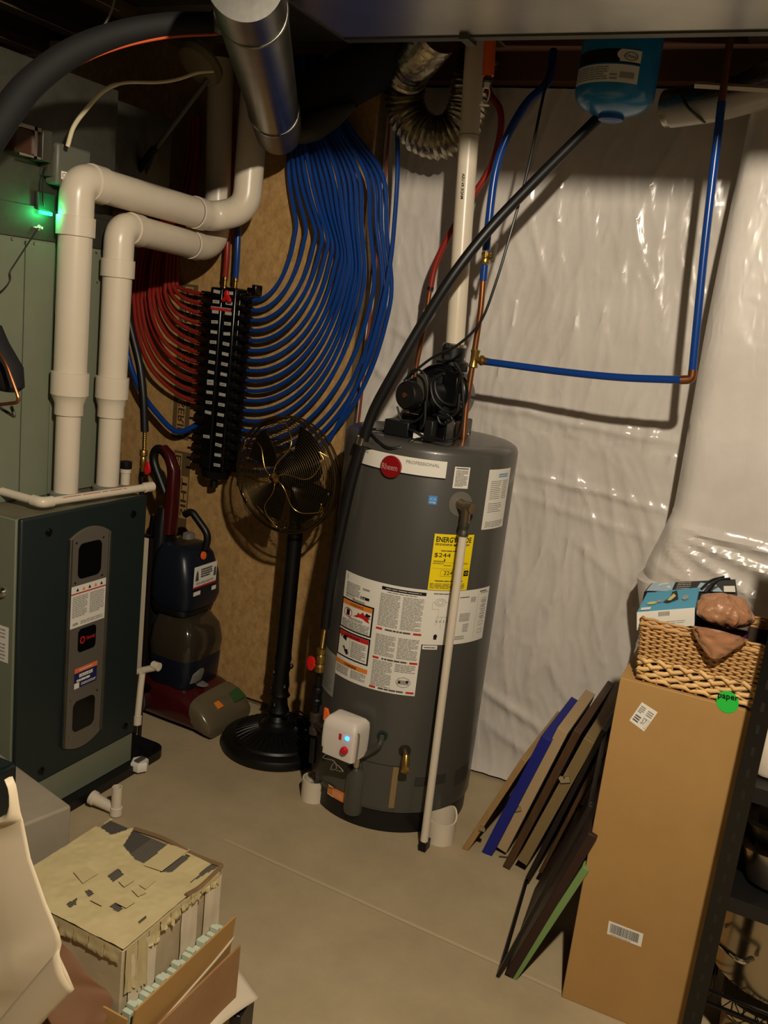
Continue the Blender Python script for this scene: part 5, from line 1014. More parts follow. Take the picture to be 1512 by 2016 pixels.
panel_lean('canvas_board', (1003, 1928), (1147, 1706), 2.05, .40, .018, [M_greenp, M_blackp], 'sage green edged board nearest the foot of the tall box', 'board', yaw_=-.10)
p = AZ(992, 1690, 0); b = MB(); b.cyl(p+Vector((-.015, -.005, .004)), p+Vector((.02, .012, .004)), .0025, seg=8); solo(b, 'twig', M_frame2, 'tiny dark stick on the floor at the foot of the leaning panels', 'stick')

# ================================================================== tall carton and basket
P0 = AZ(1105, 1963, 0); P1 = AZ(1330, 2055, 0); dX = (P1-P0).normalized(); dY = Vector((-dX.y, dX.x, 0)); WB = .31; DB = .30
HB = AY(1215, 1332, P0.y).z
bx_ = thing('tall_carton', 'tall brown corrugated carton with white stickers standing beside the black shelf', 'cardboard box', tuple(P0+dX*WB/2+dY*DB/2))
b = MB(); b.prism([P0, P0+dX*WB, P0+dX*WB+dY*DB, P0+dY*DB], (0, 0, HB)); build(b, 'carton', M_card, bx_, bevel=.002)
fnb = lambda px, py: AY(px, py, P0.y+.012)
def bdec(px4, mats=INKS):
    tl, tr, br, bl = [EYE+ray(*p)*(((P0-EYE).dot(dY))/(ray(*p).dot(dY))) for p in px4]
    return Decal(lambda u, v, h: (bl*(1-u)+br*u)*(1-v)+(tl*(1-u)+tr*u)*v-dY*(h+.001), mats)
D = bdec([(1264, 1382), (1295, 1402), (1268, 1440), (1239, 1418)]); D.rect(0, 0, 1, 1, WH, 0); D.lines(.08, .55, .4, .9, 4, GR, 2); D.lines(.1, .12, .45, .45, 3, DG, 2); D.text('57', .55, .2, .8, .5, GR); D.lines(.55, .6, .92, .88, 3, GR); D.frame(.85, .1, .95, .5, .01, GR, 2); D.done('address_sticker', bx_, 'tilted white address sticker')
D = bdec([(1199, 1812), (1267, 1838), (1262, 1864), (1195, 1838)]); D.rect(0, 0, 1, 1, WH, 0); u_ = .06
while u_ < .9: wv = random.choice((.008, .014, .02)); D.rect(u_, .2, u_+wv, .86, DG, 1); u_ += wv+random.choice((.008, .012))
D.lines(.1, .06, .7, .14, 1, GR); D.done('barcode_sticker', bx_, 'white barcode sticker')
D = bdec([(1412, 1353), (1456, 1361), (1453, 1406), (1409, 1398)], [M_green, M_ink]); D.disc(.5, .45, .5, .48, 0, 0, 28); D.text('paper', .06, .5, .98, .76, 1, 2); D.done('green_sticker', bx_, 'round green sticker reading paper')

# basket
bk0 = P0+dX*.038-dY*(-.012)+Vector((0, 0, HB+.002)); BW, BD, BH = .265, .20, .136
bk = thing('wicker_basket', 'woven wicker basket full of boxes on top of the tall carton', 'basket', tuple(bk0+dX*BW/2+dY*BD/2))
def brim(z): return 1+.10*z/BH
def bpt(s_, z, out=0):   # s_ along perimeter 0..4
    k = int(s_) % 4; f_ = s_-int(s_); cx_ = .5; g_ = brim(z)
    w__, d__ = BW*g_/2, BD*g_/2
    c = [(-w__, -d__), (w__, -d__), (w__, d__), (-w__, d__)]; n_ = [(0, -1), (1, 0), (0, 1), (-1, 0)][k]
    a, e = c[k], c[(k+1) % 4]; x = a[0]+(e[0]-a[0])*f_+n_[0]*out; y = a[1]+(e[1]-a[1])*f_+n_[1]*out
    return bk0+dX*(BW/2+x)+dY*(BD/2+y)+Vector((0, 0, z))
NS = 18
b = MB()
for r_ in range(17):
    z = .060+r_*.0058; P = []
    for k in range(4*NS*2):
        s_ = k/(NS*2); P.append(bpt(s_, z+random.uniform(-.0006, .0006), .0032*math.sin(k*PI/2+PI*(r_ % 2))))
    b.tube(P, .0031, 6, closed=True)
build(b, 'upper_weave', M_wick, bk, smooth=180)
b = MB()
for r_ in range(5):
    z = .008+r_*.0115; P = []
    for k in range(4*NS):
        s_ = k/NS; P.append(bpt(s_, z+.0045*math.sin(k*PI/1.5+r_*2.1), .005*math.sin(k*PI/1.5+PI*(r_ % 2))))
    b.tube(P, .0056, 7, closed=True)
lw = build(b, 'lower_weave', M_wickl, bk, smooth=180); lw['label'] = 'paler chunky weave at the bottom'
b = MB()
for k in range(4*9): s_ = k/9+.05; b.tube([bpt(s_, .0, 0), bpt(s_, BH, 0)], .003, 6)
build(b, 'stakes', M_wick, bk)
b = MB(); P = []
for k in range(4*24): P.append(bpt(k/24, BH+.003+.002*math.sin(k*2.2), .002*math.cos(k*2.2)))
b.tube(P, .006, 7, closed=True); build(b, 'rim', M_wick, bk, smooth=180)
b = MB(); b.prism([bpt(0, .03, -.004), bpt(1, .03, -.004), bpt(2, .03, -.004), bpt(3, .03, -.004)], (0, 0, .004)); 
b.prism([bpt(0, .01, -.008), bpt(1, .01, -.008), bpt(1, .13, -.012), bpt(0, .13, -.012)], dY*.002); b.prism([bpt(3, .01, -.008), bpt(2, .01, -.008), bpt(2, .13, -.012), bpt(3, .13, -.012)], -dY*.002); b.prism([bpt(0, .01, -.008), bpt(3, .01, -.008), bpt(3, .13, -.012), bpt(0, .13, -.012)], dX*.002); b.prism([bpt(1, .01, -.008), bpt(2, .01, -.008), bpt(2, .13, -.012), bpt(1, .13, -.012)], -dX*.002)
build(b, 'interior_shade', mat('basket_shadow', (50, 36, 22), .8), bk)  # shade inside the basket, put in as dark inner sheets
# things in the basket
def hull(name, pts4, h, mats, label, cat):   # pts4: top corners (px,py,Y) front-left, front-right, back-right, back-left
    T = [AY(*p) for p in pts4]; t = thing(name, label, cat, tuple((T[0]+T[2])/2-Vector((0, 0, h)))); return t, T
t, T = hull('tissue_box', [(1254, 1205, 2.07), (1368, 1196, 2.09), (1378, 1156, 2.24), (1274, 1166, 2.22)], .06, None, 'sky blue tissue box with white side lying in the wicker basket', 'tissue box')
dn = Vector((.006, .01, -.045))
b = MB(); b.prism(T, dn); build(b, 'carton', M_tissue, t, bevel=.001)
D = Decal(lambda u, v, h: (T[0]*(1-u)+T[1]*u)+dn*(1-v)+Vector((0, -.0008-h, 0)), INKS); D.rect(0, 0, 1, 1, WH, 1)
[D.rect(.38+k*.018, .68, .388+k*.018, .92, IK, 2) for k in range(11)]; D.lines(.3, .2, .85, .4, 2, GR, 2, .3); D.done('white_side', t)
D = Decal(lambda u, v, h: (T[0]*(1-u)+T[1]*u)*(1-v)+(T[3]*(1-u)+T[2]*u)*v+Vector((0, 0, .0015+h)), INKS+[mat('tissue_slot', (40, 36, 26), .8), mat('cream_print', (200, 190, 120), .5)])
D.poly([(.4, .35), (.5, .3), (.66, .45), (.62, .7), (.58, .9), (.5, .85), (.5, .6)], 8, 1); D.rect(.05, .04, .22, .16, WH, 1); D.disc(.2, .36, .09, .07, 9, 1); D.disc(.32, .42, .06, .06, GR, 1); D.disc(.78, .5, .06, .12, GR, 1); D.poly([(.46, .42), (.53, .4), (.6, .6), (.54, .75)], 9, 2); D.done('top_print', t)
t, T = hull('black_carton', [(1268, 1165, 2.22), (1452, 1170, 2.2), (1448, 1140, 2.30), (1282, 1148, 2.32)], .06, None, 'black printed carton behind the tissue box in the wicker basket', 'carton')
b = MB(); b.prism(T, (0, 0, -.05)); build(b, 'carton', M_ink, t, bevel=.001)
D = Decal(lambda u, v, h: (T[0]*(1-u)+T[1]*u)*(1-v)+(T[3]*(1-u)+T[2]*u)*v+Vector((0, 0, .001+h)), INKS+[mat('pale_blue_print', (160, 186, 200), .5)])
D.rect(.02, .05, .3, .95, 8, 1); D.poly([(.1, .2), (.2, .5), (.28, .3), (.22, .9), (.12, .8)], WH, 2); D.lines(.34, .1, .5, .9, 5, GR, 1); D.poly([(.55, .1), (.85, .1), (.78, .6), (.6, .8)], 8, 1); D.rect(.86, .1, .98, .5, WH, 1); D.done('top_print', t)
b = MB(); b.tube(catmull([AY(1388, 1168, 2.18), AY(1405, 1150, 2.2), AY(1418, 1142, 2.22), AY(1436, 1140, 2.24)], 6), [.006]*6+[.004]*20, 8); b.tube(catmull([AY(1380, 1160, 2.22), AY(1400, 1143, 2.24), AY(1425, 1136, 2.26)], 6), .003, 8); solo(b, 'black_strap', M_black, 'crumpled black strap on top of the black carton in the basket', 'strap')
b = MB(); cbx = AY(1425, 1215, 2.12)
for s0, sx_, sy_, sz_, cn in ((0, .060, .045, .034, AY(1426, 1202, 2.12)),):
    def bagf(u, v):
        a = 2*PI*u; p_ = PI*v; n3 = noise.noise(Vector((math.cos(a)*2, math.sin(a)*2, v*4)))
        r = .92+.16*n3+.16*ridge(math.cos(a)*2.3, math.sin(a)*2.3, v*3+5)+.07*ridge(math.cos(a)*5, math.sin(a)*5, v*7)
        return cn+Vector((math.cos(a)*math.sin(p_)*sx_*r, math.sin(a)*math.sin(p_)*sy_*r, math.cos(p_)*sz_*r))
    b.grid(bagf, 80, 44)
cn2 = AY(1412, 1262, 2.055)
def bagt(u, v):
    a = 2*PI*u; w__ = .050*(1-.8*v**1.3)+.003; n3 = .7*ridge(math.cos(a)*2, math.sin(a)*2, v*3+9)-.2
    return Vector((cn2.x+math.cos(a)*w__*(1+.35*n3), cn2.y-.008+math.sin(a)*.016*(1+.4*n3), cn2.z+.022-v*.055))
b.grid(bagt, 40, 14); solo(b, 'plastic_bag', M_bagb, 'crumpled brown plastic bag spilling over the front of the wicker basket', 'bag', smooth=180)
b = MB(); a_ = AY(1462, 1246, 2.18); b.bb(a_.x-.03, a_.x+.012, 2.16, 2.24, HB+.09, a_.z+.012); solo(b, 'purple_packet', mat('purple_packet_print', (66, 22, 60), .4), 'dark purple packet at the right end of the wicker basket', 'packet', bevel=.004)

# ================================================================== black storage rack on the right
RX, RY, RDp = -.003, 1.93, .46
rk = thing('storage_rack', 'black metal storage rack holding pots at the right edge', 'shelf', (.45, 2.15, 0))
for x_, y_, sx_, sy_ in ((RX, RY, 1, 1), (.92, RY, -1, 1), (RX+.02, RY+RDp, 1, -1), (.92, RY+RDp, -1, -1)):
    b = MB(); xo = x_
    b.prism([(xo, y_, 0), (xo+sx_*.038, y_, 0), (xo+sx_*.038, y_+sy_*.0025, 0), (xo+sx_*.0025, y_+sy_*.0025, 0), (xo+sx_*.0025, y_+sy_*.038, 0), (xo, y_+sy_*.038, 0)], (0, 0, 1.55))
    build(b, 'post', M_blackg, rk)
    b = MB()
    for k in range(30): b.bb(min(xo+sx_*.016, xo+sx_*.023), max(xo+sx_*.016, xo+sx_*.023), y_-.0008 if sy_ > 0 else y_, y_ if sy_ > 0 else y_+.0008, .04+k*.05, .06+k*.05)
    build(b, 'slots', mat('slot_grey', (24, 23, 21), .5), rk)
zs1 = AY(1440, 1962, 1.95).z
for z_, nm in ((zs1, 'wire_shelf'), ):
    b = MB()
    for yy in (RY+.01, RY+.012): b.tube([(RX+.005, yy, z_), (.92, yy, z_)], .0035, 8); b.tube([(RX+.005, yy, z_-.03), (.92, yy, z_-.03)], .0035, 8)
    zz = []; 
    for k in range(46): zz.append((RX+.01+k*.02, RY+.012, z_-.03*(k % 2)))
    b.tube(zz, .002, 6)
    for k in range(36): xk = RX+.02+k*.025; b.tube([(xk, RY+.01, z_), (xk, RY+RDp-.01, z_)], .0018, 6)
    b.tube([(RX+.01, RY+RDp-.01, z_), (.92, RY+RDp-.01, z_)], .0035, 8); build(b, nm, M_blackg, rk)
ZS2 = AY(1440, 1680, 1.95).z-.09; ZS3 = AY(1470, 1518, 2.0).z
for z_ in (ZS2, ZS3, 1.3):
    b = MB(); b.bb(RX+.003, .918, RY+.003, RY+RDp-.003, z_-.03, z_-.006) if 0 else b.bb(RX+.003, .918, RY+.003, RY+.02, z_-.035, z_); b.bb(RX+.003, .918, RY+RDp-.02, RY+RDp-.003, z_-.035, z_); b.bb(RX+.003, .918, RY+.02, RY+RDp-.02, z_-.012, z_-.004); build(b, 'shelf_deck', M_black, rk)
# stock pot
zp = zs1+.004; pc = AZ(1478, 1795, zp+.215); pc = Vector((max(pc.x, .17), pc.y, zp)); pc = Vector((.165, RY+.175, zp))
pot = thing('stock_pot', 'large stainless stock pot with dark lid on the wire shelf', 'pot', tuple(pc))
b = MB(); b.lathe([(.135, 0), (.147, .006), (.149, .018), (.149, .195), (.156, .198), (.156, .202), (.146, .202), (.142, .02), (0, .015)], pc, seg=64); build(b, 'pot_body', M_steel, pot, smooth=40)
b = MB(); b.lathe([(.154, .203), (.157, .208), (.148, .216), (.09, .23), (.03, .236), (0, .237)], pc, seg=64); lid = build(b, 'lid', mat('dark_steel_lid', (84, 74, 62), .15, 1), pot); 
b = MB(); b.tube(catmull([pc+Vector((-.04, 0, .228)), pc+Vector((-.035, 0, .262)), pc+Vector((.035, 0, .262)), pc+Vector((.04, 0, .228))], 6), .007, 10); build(b, 'lid_handle', M_blackg, lid)
for a0 in (math.radians(228), math.radians(48)):
    u = Vector((math.cos(a0), math.sin(a0), 0)); w_v = Vector((-u.y, u.x, 0)); h0 = pc+u*.149+Vector((0, 0, .10))
    b = MB(); b.tube(catmull([h0-w_v*.055, h0-w_v*.05+u*.035, h0+w_v*.05+u*.035, h0+w_v*.055], 7), .006, 10); b.bb(h0.x-.008, h0.x+.008, h0.y-.008, h0.y+.008, h0.z-.01, h0.z+.01) if 0 else None; build(b, 'side_handle', M_chrome, pot)
# roasting pans on the middle shelf
for k, (z0, x0, lab) in enumerate(((ZS2+.001, .035, 'stainless roasting pan on the middle shelf of the black rack'), (ZS2+.105, .03, 'shallow steel pan stacked on the roasting pan in the black rack'))):
    hgt = .10 if k == 0 else .055; b = MB(); xa, xb, ya, yb = x0, x0+.40, RY+.04, RY+.36
    b.zloft([((xa+xb)/2, (ya+yb)/2, z0, .17, .13), ((xa+xb)/2, (ya+yb)/2, z0+.01, .18, .14), ((xa+xb)/2, (ya+yb)/2, z0+hgt-.003, .20, .16), ((xa+xb)/2, (ya+yb)/2, z0+hgt, .212, .17), ((xa+xb)/2, (ya+yb)/2, z0+hgt-.002, .19, .15), ((xa+xb)/2, (ya+yb)/2, z0+.012, .17, .13)], 7, 56)
    solo(b, 'roasting_pan', M_steel, lab, 'pan', smooth=40)
p = AY(1512, 1480, 2.0); b = MB(); b.zloft([(p.x+.02, 2.02, ZS3, .035, .025), (p.x+.02, 2.02, ZS3+.01, .04, .03), (p.x+.02, 2.02, ZS3+.11, .04, .03), (p.x+.02, 2.02, ZS3+.13, .018, .018), (p.x+.02, 2.02, ZS3+.16, .018, .018)], 3.5, 28); solo(b, 'white_bottle', M_pvc, 'white plastic bottle on the upper shelf at the right edge', 'bottle')
b = MB(); b.bb(.0, .0, 0, 0, 0, 0) if 0 else None; p = AY(1506, 1310, 2.02)
b.zloft([(p.x+.045, 2.09, ZS3, .04, .03), (p.x+.045, 2.09, ZS3+.01, .045, .035), (p.x+.045, 2.09, p.z+.05, .045, .035), (p.x+.045, 2.09, p.z+.055, .03, .02)], 4, 24); solo(b, 'lime_bottle', M_lime, 'lime green bottle on the upper shelf behind the white bottle', 'bottle')
# pale container under the wire shelf
b = MB(); b.zloft([(.24, RY+.2, 0, .15, .14), (.24, RY+.2, .01, .16, .15), (.24, RY+.2, .19, .17, .16), (.24, RY+.2, .195, .175, .165)], 6, 48)
for k in range(20): b.bb(.09+k*.015, .096+k*.015, RY+.038, RY+.046, .02, .18)
solo(b, 'slatted_crate', mat('dim_tan_crate', (130, 112, 80), .6), 'dim tan ribbed crate on the floor under the wire shelf', 'crate')

# ================================================================== foreground left: boxes and paper
# lower open carton with pale green tiles
zr_ = .30
def quadprism(b, Q, z0, z1, mi=0): b.prism([Vector((q.x, q.y, z0)) for q in Q], (0, 0, z1-z0), mi)
TBL, TBR, TFR, TFL = [AZ(x, y, .45) for x, y in ((150, 1612), (432, 1690), (238, 1893), (88, 1752))]
ctr = (TBL+TBR+TFR+TFL)/4
eu = ((TBR-TBL)+(TFR-TFL)).normalized(); eu.z = 0; eu.normalize(); ev = Vector((-eu.y, eu.x, 0))
wu = ((TBR-TBL).length+(TFR-TFL).length)/2; wv_ = ((TBL-TFL).length+(TBR-TFR).length)/2
FRc = TFR; o = Vector((TFR.x, TFR.y, 0))
C_ = lambda u, v, z: Vector((ctr.x, ctr.y, 0))+eu*(u*wu/2)+ev*(v*wv_/2)+Vector((0, 0, z))
# stack support: plain brown carton below
sup = thing('lower_carton', 'old brown carton at the bottom of the stack of boxes at lower left', 'cardboard box', tuple(C_(0, 0, 0)))
b = MB(); b.prism([C_(-1.25, -1.0, 0), C_(1.0, -1.1, 0), C_(1.0, .95, 0), C_(-1.25, .95, 0)], (0, 0, .20)); build(b, 'carton', M_card2, sup, bevel=.003)
tray = thing('open_carton', 'open low carton with pale green tiles under the taped box', 'cardboard box', tuple(C_(0, 0, .202)))
def wall(b, A_, B_, z0, z1, th, lean=0): 
    d = (B_-A_).normalized(); nrm_ = Vector((d.y, -d.x, 0))
    b.prism([Vector((A_.x, A_.y, z0)), Vector((B_.x, B_.y, z0)), Vector((B_.x, B_.y, z1))+nrm_*lean, Vector((A_.x, A_.y, z1))+nrm_*lean], nrm_*th)
E1, E2, E3, E4 = C_(1.20, -1.08, 0), C_(1.20, 1.0, 0), C_(-1.1, 1.0, 0), C_(-1.1, -1.08, 0)
b = MB(); wall(b, E1, E2, .202, .350, .004, .012); wall(b, E4, E1, .202, .325, .004); wall(b, E2, E3, .202, .30, .004); wall(b, E3, E4, .202, .30, .004); b.prism([Vector((q.x, q.y, .202)) for q in (E1, E2, E3, E4)], (0, 0, .004)); build(b, 'carton', M_card, tray)
b = MB(); A_ = C_(1.13, 1.0, .298); B_ = C_(1.13, -.75, .30)
rg = thing('tile_stack', 'row of pale green ceramic tiles standing along the edge of the open carton', 'tiles', tuple(C_(1.04, 0, .17))); 
for k in range(26):
    v0 = -1.02+k*.077; b = MB(); q0 = C_(1.05, v0, .21); q1 = C_(1.175, v0, .21)
    b.prism([q0, q1, q1+ev*.0105, q0+ev*.0105], (0, 0, .115+.008*math.sin(k*1.7))); build(b, 'tile', M_tile, rg, bevel=.0008)
# second flap carton outside
t = thing('flattened_carton', 'folded brown carton edge standing outside the open carton', 'cardboard', tuple(C_(1.24, 0, 0)))
b = MB(); wall(b, C_(1.32, -1.6, 0), C_(1.34, 1.08, 0), 0, .275, .005, .0); b.bb(0, 0, 0, 0, 0, 0) if 0 else None; build(b, 'flap', M_card2, t)
b = MB(); P_ = [C_(1.27, -1.4, .24), C_(1.27, -.4, .26), C_(1.28, .5, .28), C_(1.3, 1.0, .30)]; P_ = catmull(P_, 6); b.grid(lambda u, v: P_[min(len(P_)-1, int(u*(len(P_)-1)))]+Vector((0, 0, -.035*v))-eu*(.012*v), 18, 2); build(b, 'torn_white_liner', M_cardw, t, solid=.002)
# pale sheet of card in front
S1, S2, S3, S4 = AZ(457, 1890, .15), AZ(511, 1966, .12), AZ(372, 2075, .13), AZ(270, 2040, .17)
b = MB(); 
def shf(u, v): p = (S4*(1-u)+S1*u)*(1-v)+(S3*(1-u)+S2*u)*v; return p+Vector((0, 0, .012*math.sin(u*3.0)*math.sin(v*2.0)))
b.grid(shf, 16, 8); solo(b, 'card_sheet', M_cardw, 'pale cardboard sheet sticking out over the floor at bottom left', 'cardboard', solid=.003)
b = MB(); q = [AZ(x, y, .06) for x, y in ((470, 1975), (500, 1990), (470, 2040), (430, 2030))]; b.prism([Vector((p.x, p.y, 0)) for p in q], (0, 0, .11)); solo(b, 'dark_prop', M_blackp, 'small dark object under the pale cardboard sheet', 'block', bevel=.004)
# taped box
tb_ = thing('taped_box', 'old box covered in yellowed masking tape with dark screen showing through', 'box', tuple(C_(0, 0, .208)))
b = MB(); b.prism([C_(-1, -1, .208), C_(1, -1, .208), C_(1, 1, .208), C_(-1, 1, .208)], (0, 0, .240)); build(b, 'box_sides', mat('papered_box_side', (186, 172, 142), .7, var=(9, (158, 142, 112), .5)), tb_, bevel=.003)
b = MB(); b.prism([C_(-.97, -.97, .4485), C_(.97, -.97, .4485), C_(.97, .97, .4485), C_(-.97, .97, .4485)], (0, 0, .002)); ms_ = build(b, 'screen_top', M_mesh, tb_)
b = MB()
for k in range(60): v = -.95+k*.032; a_, c_ = C_(-.2, v, .4508), C_(.95, v, .4508); b.tube([a_, c_], .0006, 4)
build(b, 'screen_wires', mat('screen_wire_grey', (120, 112, 96), .5), ms_)
def tape(u0, u1, v0, v1, z, ang=0, m=M_tape, jag=.02):
    n = 14; cu, cv = (u0+u1)/2, (v0+v1)/2
    def f(a, c):
        u = u0+(u1-u0)*a; v = v0+(v1-v0)*c
        if a in (0, 1): u += jag*noise.noise(Vector((v*9, u*3, z*99)))
        if c in (0, 1): v += jag*noise.noise(Vector((u*9, v*3, z*77)))
        du, dv_ = u-cu, v-cv; u = cu+du*math.cos(ang)-dv_*math.sin(ang); v = cv+du*math.sin(ang)+dv_*math.cos(ang)
        return C_(u, v, z+.0015*noise.noise(Vector((u*5, v*5, z*50))))
    bb = MB(); bb.grid(f, n, n); return bb
def T_(x, y): p = AZ(x/2.7, 1450+y/2.7, .4545); return (p.x, p.y)
HOLES = [[T_(*p) for p in h] for h in (
    [(525, 475), (620, 428), (690, 450), (900, 565), (765, 675), (722, 655), (655, 580), (715, 480), (590, 520)],
    [(850, 718), (915, 718), (1015, 635), (990, 625), (930, 655)], [(568, 740), (630, 700), (658, 730), (600, 770)], [(452, 820), (475, 808), (500, 832), (470, 850)],
    [(350, 890), (410, 855), (405, 890), (375, 910)], [(580, 900), (610, 880), (658, 912), (630, 935)], [(975, 805), (1130, 665), (1165, 660), (1160, 690), (985, 790)], [(730, 990), (780, 945), (775, 965), (740, 995)],
    [(690, 430), (905, 560), (1100, 640), (1180, 640), (1180, 560), (900, 440)], [(385, 470), (430, 455), (530, 480), (600, 420), (385, 380)])]
def inside(p, poly):
    c = False; j = len(poly)-1
    for i in range(len(poly)):
        a, b_ = poly[i], poly[j]
        if (a[1] > p[1]) != (b_[1] > p[1]) and p[0] < (b_[0]-a[0])*(p[1]-a[1])/(b_[1]-a[1])+a[0]: c = not c
        j = i
    return c
bt = MB(); bt.grid(lambda a, c: C_(-1.02+2.03*a, -1.01+2.0*c, .4535+.0022*noise.noise(Vector((a*6, c*6, 3)))+.001*noise.noise(Vector((a*20, c*20, 3)))), 110, 110)
keep = []
for f_ in bt.f:
    c_ = [sum(bt.v[i][k] for i in f_)/4 for k in range(2)]
    if not any(inside(c_, h) for h in HOLES): keep.append(f_)
bt.f = keep; bt.m = [0]*len(keep)
tm = build(bt, 'masking_tape', M_tape, ms_, smooth=180); tm['label'] = 'yellowed masking tape strips'
bt = MB()
for q in ([(740, 790), (790, 750), (830, 765), (775, 812)], [(700, 815), (745, 800), (780, 830), (735, 850)], [(610, 880), (660, 850), (720, 880), (670, 912)], [(390, 720), (460, 690), (520, 730), (440, 780)], [(500, 840), (560, 870), (540, 900), (480, 870)], [(630, 770), (660, 735), (715, 765), (660, 800)], [(765, 685), (905, 575), (1012, 600), (860, 716)]):
    P_ = [AZ(x/2.7, 1450+y/2.7, .457) for x, y in q]; bt = MB(); bt.add(P_, [tuple(range(len(P_)))[::-1]]); build(bt, 'single_layer_tape', mat('thin_masking_tape', (180, 164, 122), .6), ms_)
if 0: build(bt, 'single_layer_tape', mat('thin_masking_tape', (180, 164, 122), .6), ms_)
# tape folded over the right-hand and near edges, torn
bt = MB()
for k in range(9):
    v0 = -.98+k*.21; hgt = .02+.05*abs(noise.noise(Vector((k*1.3, 2, 0))))+(.08 if k in (0, 1) else 0)
    bt.grid(lambda a, c, v0=v0, hgt=hgt, k=k: C_(1.0, v0+.2*a, .4535-hgt*c+.012*noise.noise(Vector((a*4+k, c*3, 1)))*c)+eu*(.005+.012*abs(noise.noise(Vector((a*3+k, c*2, 5))))*c), 8, 8)
for k in range(8):
    u0 = -.98+k*.245; hgt = .03+.04*abs(noise.noise(Vector((k*1.7, 5, 0))))
    bt.grid(lambda a, c, u0=u0, hgt=hgt, k=k: C_(u0+.24*a, -1.0, .4535-hgt*c)-ev*(.004+.008*abs(noise.noise(Vector((a*3+k, c*2, 8))))*c), 8, 6)
build(bt, 'torn_tape_edge', M_tape, tb_, smooth=180)
bt = MB(); [bt.grid(lambda a, c, v0=v0, w=w: C_(1.005, v0+w*a, .44-.26*c)+eu*(.004+.003*noise.noise(Vector((a*4, c*4, v0)))), 6, 10) for v0, w in ((-.9, .5), (.1, .35), (.6, .38))]
build(bt, 'side_paper', M_cardw, tb_, smooth=180)
bt = MB(); P_ = [C_(-.2+.02*k, .99, .4535) for k in range(3)]
bt.tube(catmull([C_(-.55, 1.0, .452), C_(0, 1.01, .458), C_(.5, 1.0, .452), C_(1.0, 1.0, .455)], 6), .005, 6); bt.tube(catmull([C_(1.0, 1.0, .455), C_(1.01, .5, .45), C_(1.0, .2, .456)], 6), .005, 6); build(bt, 'frayed_rim', mat('frayed_brown', (112, 88, 58), .8), tb_)
# brown paper-wrapped bundle in front
Q = [AZ(x, y, z) for x, y, z in ((118, 1850, .40), (245, 1925, .36), (205, 2016, .30), (60, 2040, .34))]
b = MB()
def bun(u, v):
    p = (Q[3]*(1-u)+Q[2]*u)*(1-v)+(Q[0]*(1-u)+Q[1]*u)*v; return p+Vector((0, 0, .02*noise.noise(Vector((u*3, v*3, 1)))-.28*max(0, (.12-u)/.12)**2*0))
b.grid(bun, 14, 14); q2 = [Vector((p.x, p.y, p.z-.004)) for p in Q]
b.prism([Vector((p.x, p.y, .165)) for p in (Q[3], Q[2], Q[1], Q[0])], (0, 0, .13)); solo(b, 'wooden_crate', mat('reddish_brown_board', (118, 82, 52), .75, var=(6, (98, 66, 40), .5)), 'reddish brown board box between the white paper bag and the taped box', 'box', bevel=.003)
# grey cloth covered box behind the bag
G4 = [AZ(x, y, .46) for x, y in ((-60, 1455), (8, 1488), (141, 1586), (52, 1640))]
gu = (G4[2]-G4[1]).normalized(); gu.z = 0; gu.normalize(); gv_ = Vector((gu.y, -gu.x, 0))
g0 = Vector((G4[2].x, G4[2].y, 0)); L1, L2 = .46, .30
gb = MB(); gb.prism([g0, g0-gu*L1, g0-gu*L1+gv_*L2, g0+gv_*L2], (0, 0, .46)) 
solo(gb, 'grey_box', M_greyc, 'dusty grey box standing behind the white paper bag at the left edge', 'box', bevel=.006)
# tall white paper bag
bt_ = thing('paper_bag', 'tall white paper bag standing closest to the viewer at bottom left', 'bag', (-1.2, 1.0, .0))
Yb = 1.0
rows_ = [(1528, 21, 24), (1545, 27, 31), (1560, 29, 34), (1580, 27, 37), (1597, 19, 40), (1608, 6, 43), (1614, -40, 45), (1620, -200, 46), (1655, -200, 53), (1690, -200, 60), (1735, -200, 76), (1775, -200, 90), (1815, -200, 107), (1840, -200, 117), (1858, -200, 121), (1880, -200, 116), (1915, -200, 132), (1948, -200, 146), (1985, -200, 108), (2040, -200, 62), (2200, -200, 62), (2400, -200, 70)]
b = MB(); nc = 40; vs = []
for (py, xl, xr) in rows_:
    for k in range(nc+1):
        p = AY(xl+(xr-xl)*k/nc, py, Yb); q = k/nc
        fold = .008*noise.noise(Vector((p.x*5, p.z*4, 2)))+.014*math.exp(-((p.z-.53-(p.x+1.0)*.9)/.03)**2)
        p.y -= fold*min(1, (1-q)*4)+.012*math.sin(q*PI); p.z = max(p.z, 0); vs.append(p)
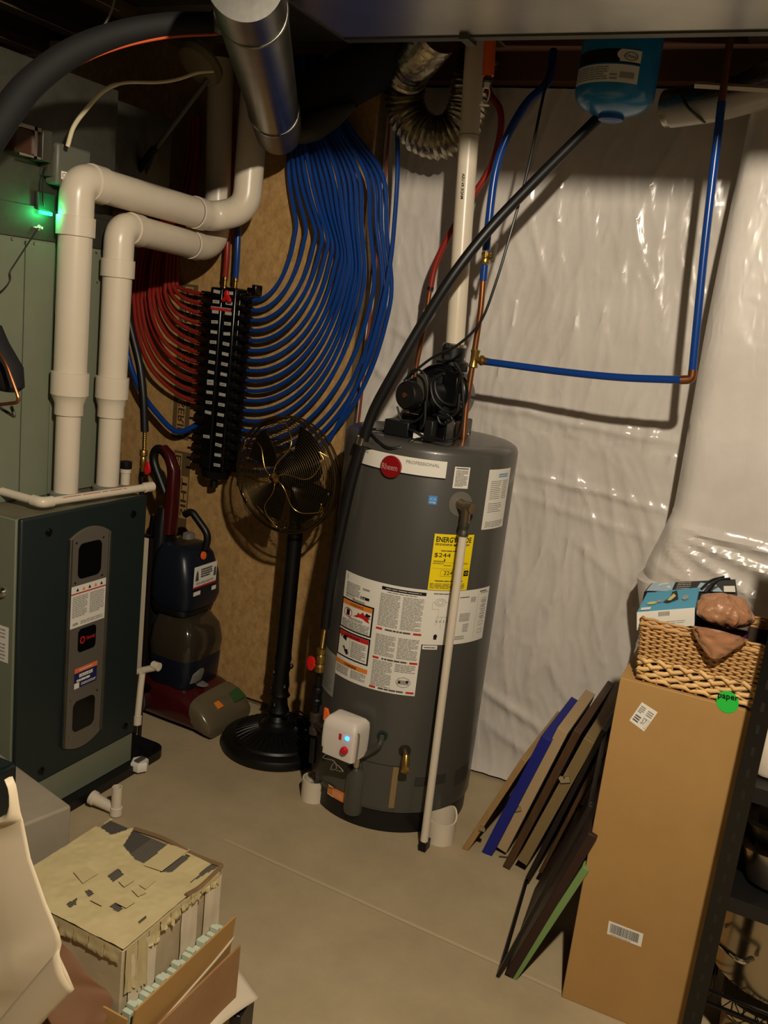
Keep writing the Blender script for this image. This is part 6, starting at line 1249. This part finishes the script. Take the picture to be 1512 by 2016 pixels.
fs = [(j*(nc+1)+i, j*(nc+1)+i+1, (j+1)*(nc+1)+i+1, (j+1)*(nc+1)+i) for j in range(len(rows_)-1) for i in range(nc)]
b.add(vs, fs); build(b, 'bag_body', M_bag, bt_, smooth=180, solid=.002)
b = MB(); F4 = [AY(x, y, Yb-.035) for x, y in ((116, 1868), (146, 1948), (72, 2024), (-20, 2030))]
b.grid(lambda u, v: (F4[3]*(1-u)+F4[2]*u)*(1-v)+(F4[0]*(1-u)+F4[1]*u)*v+Vector((0, -.008*math.sin(u*3), 0)), 10, 10); build(b, 'folded_flap', M_bag, bt_, smooth=180, solid=.001)
# dark printed packet inside the bag
p0 = AY(22, 1520, Yb+.07); b = MB(); b.bb(p0.x-.3, p0.x-.016, Yb+.04, Yb+.10, .0, p0.z+.0); t = thing('dark_packet', 'black packet with pale green triangles inside the white paper bag', 'packet', (p0.x-.15, Yb+.07, 0)); build(b, 'packet', mat('dark_teal_packet', (10, 20, 22), .3), t, bevel=.008)
D = Decal(lambda u, v, h: Vector((p0.x-.10+.08*u, Yb+.04-h, p0.z-.16+.15*v)), [mat('pale_green_print', (150, 190, 130), .5), mat('teal_print', (20, 110, 90), .5), M_orange]); D.poly([(.0, .55), (.75, .55), (.2, .72)], 0); D.poly([(.0, .3), (.85, .26), (.3, .46)], 0); D.poly([(0, .0), (.8, .05), (.3, .2)], 1); D.rect(.86, .15, .95, .5, 2); D.done('printed_triangles', t)

# ================================================================== light
def point(name, loc, e, col, r):
    l = bpy.data.lights.new(name, 'POINT'); l.energy = e; l.color = col; l.shadow_soft_size = r
    o = bpy.data.objects.new(name, l); COL.objects.link(o); o.location = loc; o['kind'] = 'structure'; return o
point('ceiling_bulb', (.12, .45, 2.49), 240, (1, .87, .69), .03)
Wd = bpy.data.worlds.new('world'); S.world = Wd; Wd.use_nodes = True
Wd.node_tree.nodes['Background'].inputs[0].default_value = (1, .82, .62, 1); Wd.node_tree.nodes['Background'].inputs[1].default_value = .04
S.view_settings.view_transform = 'Standard'; S.view_settings.look = 'None'; S.view_settings.exposure = -.18
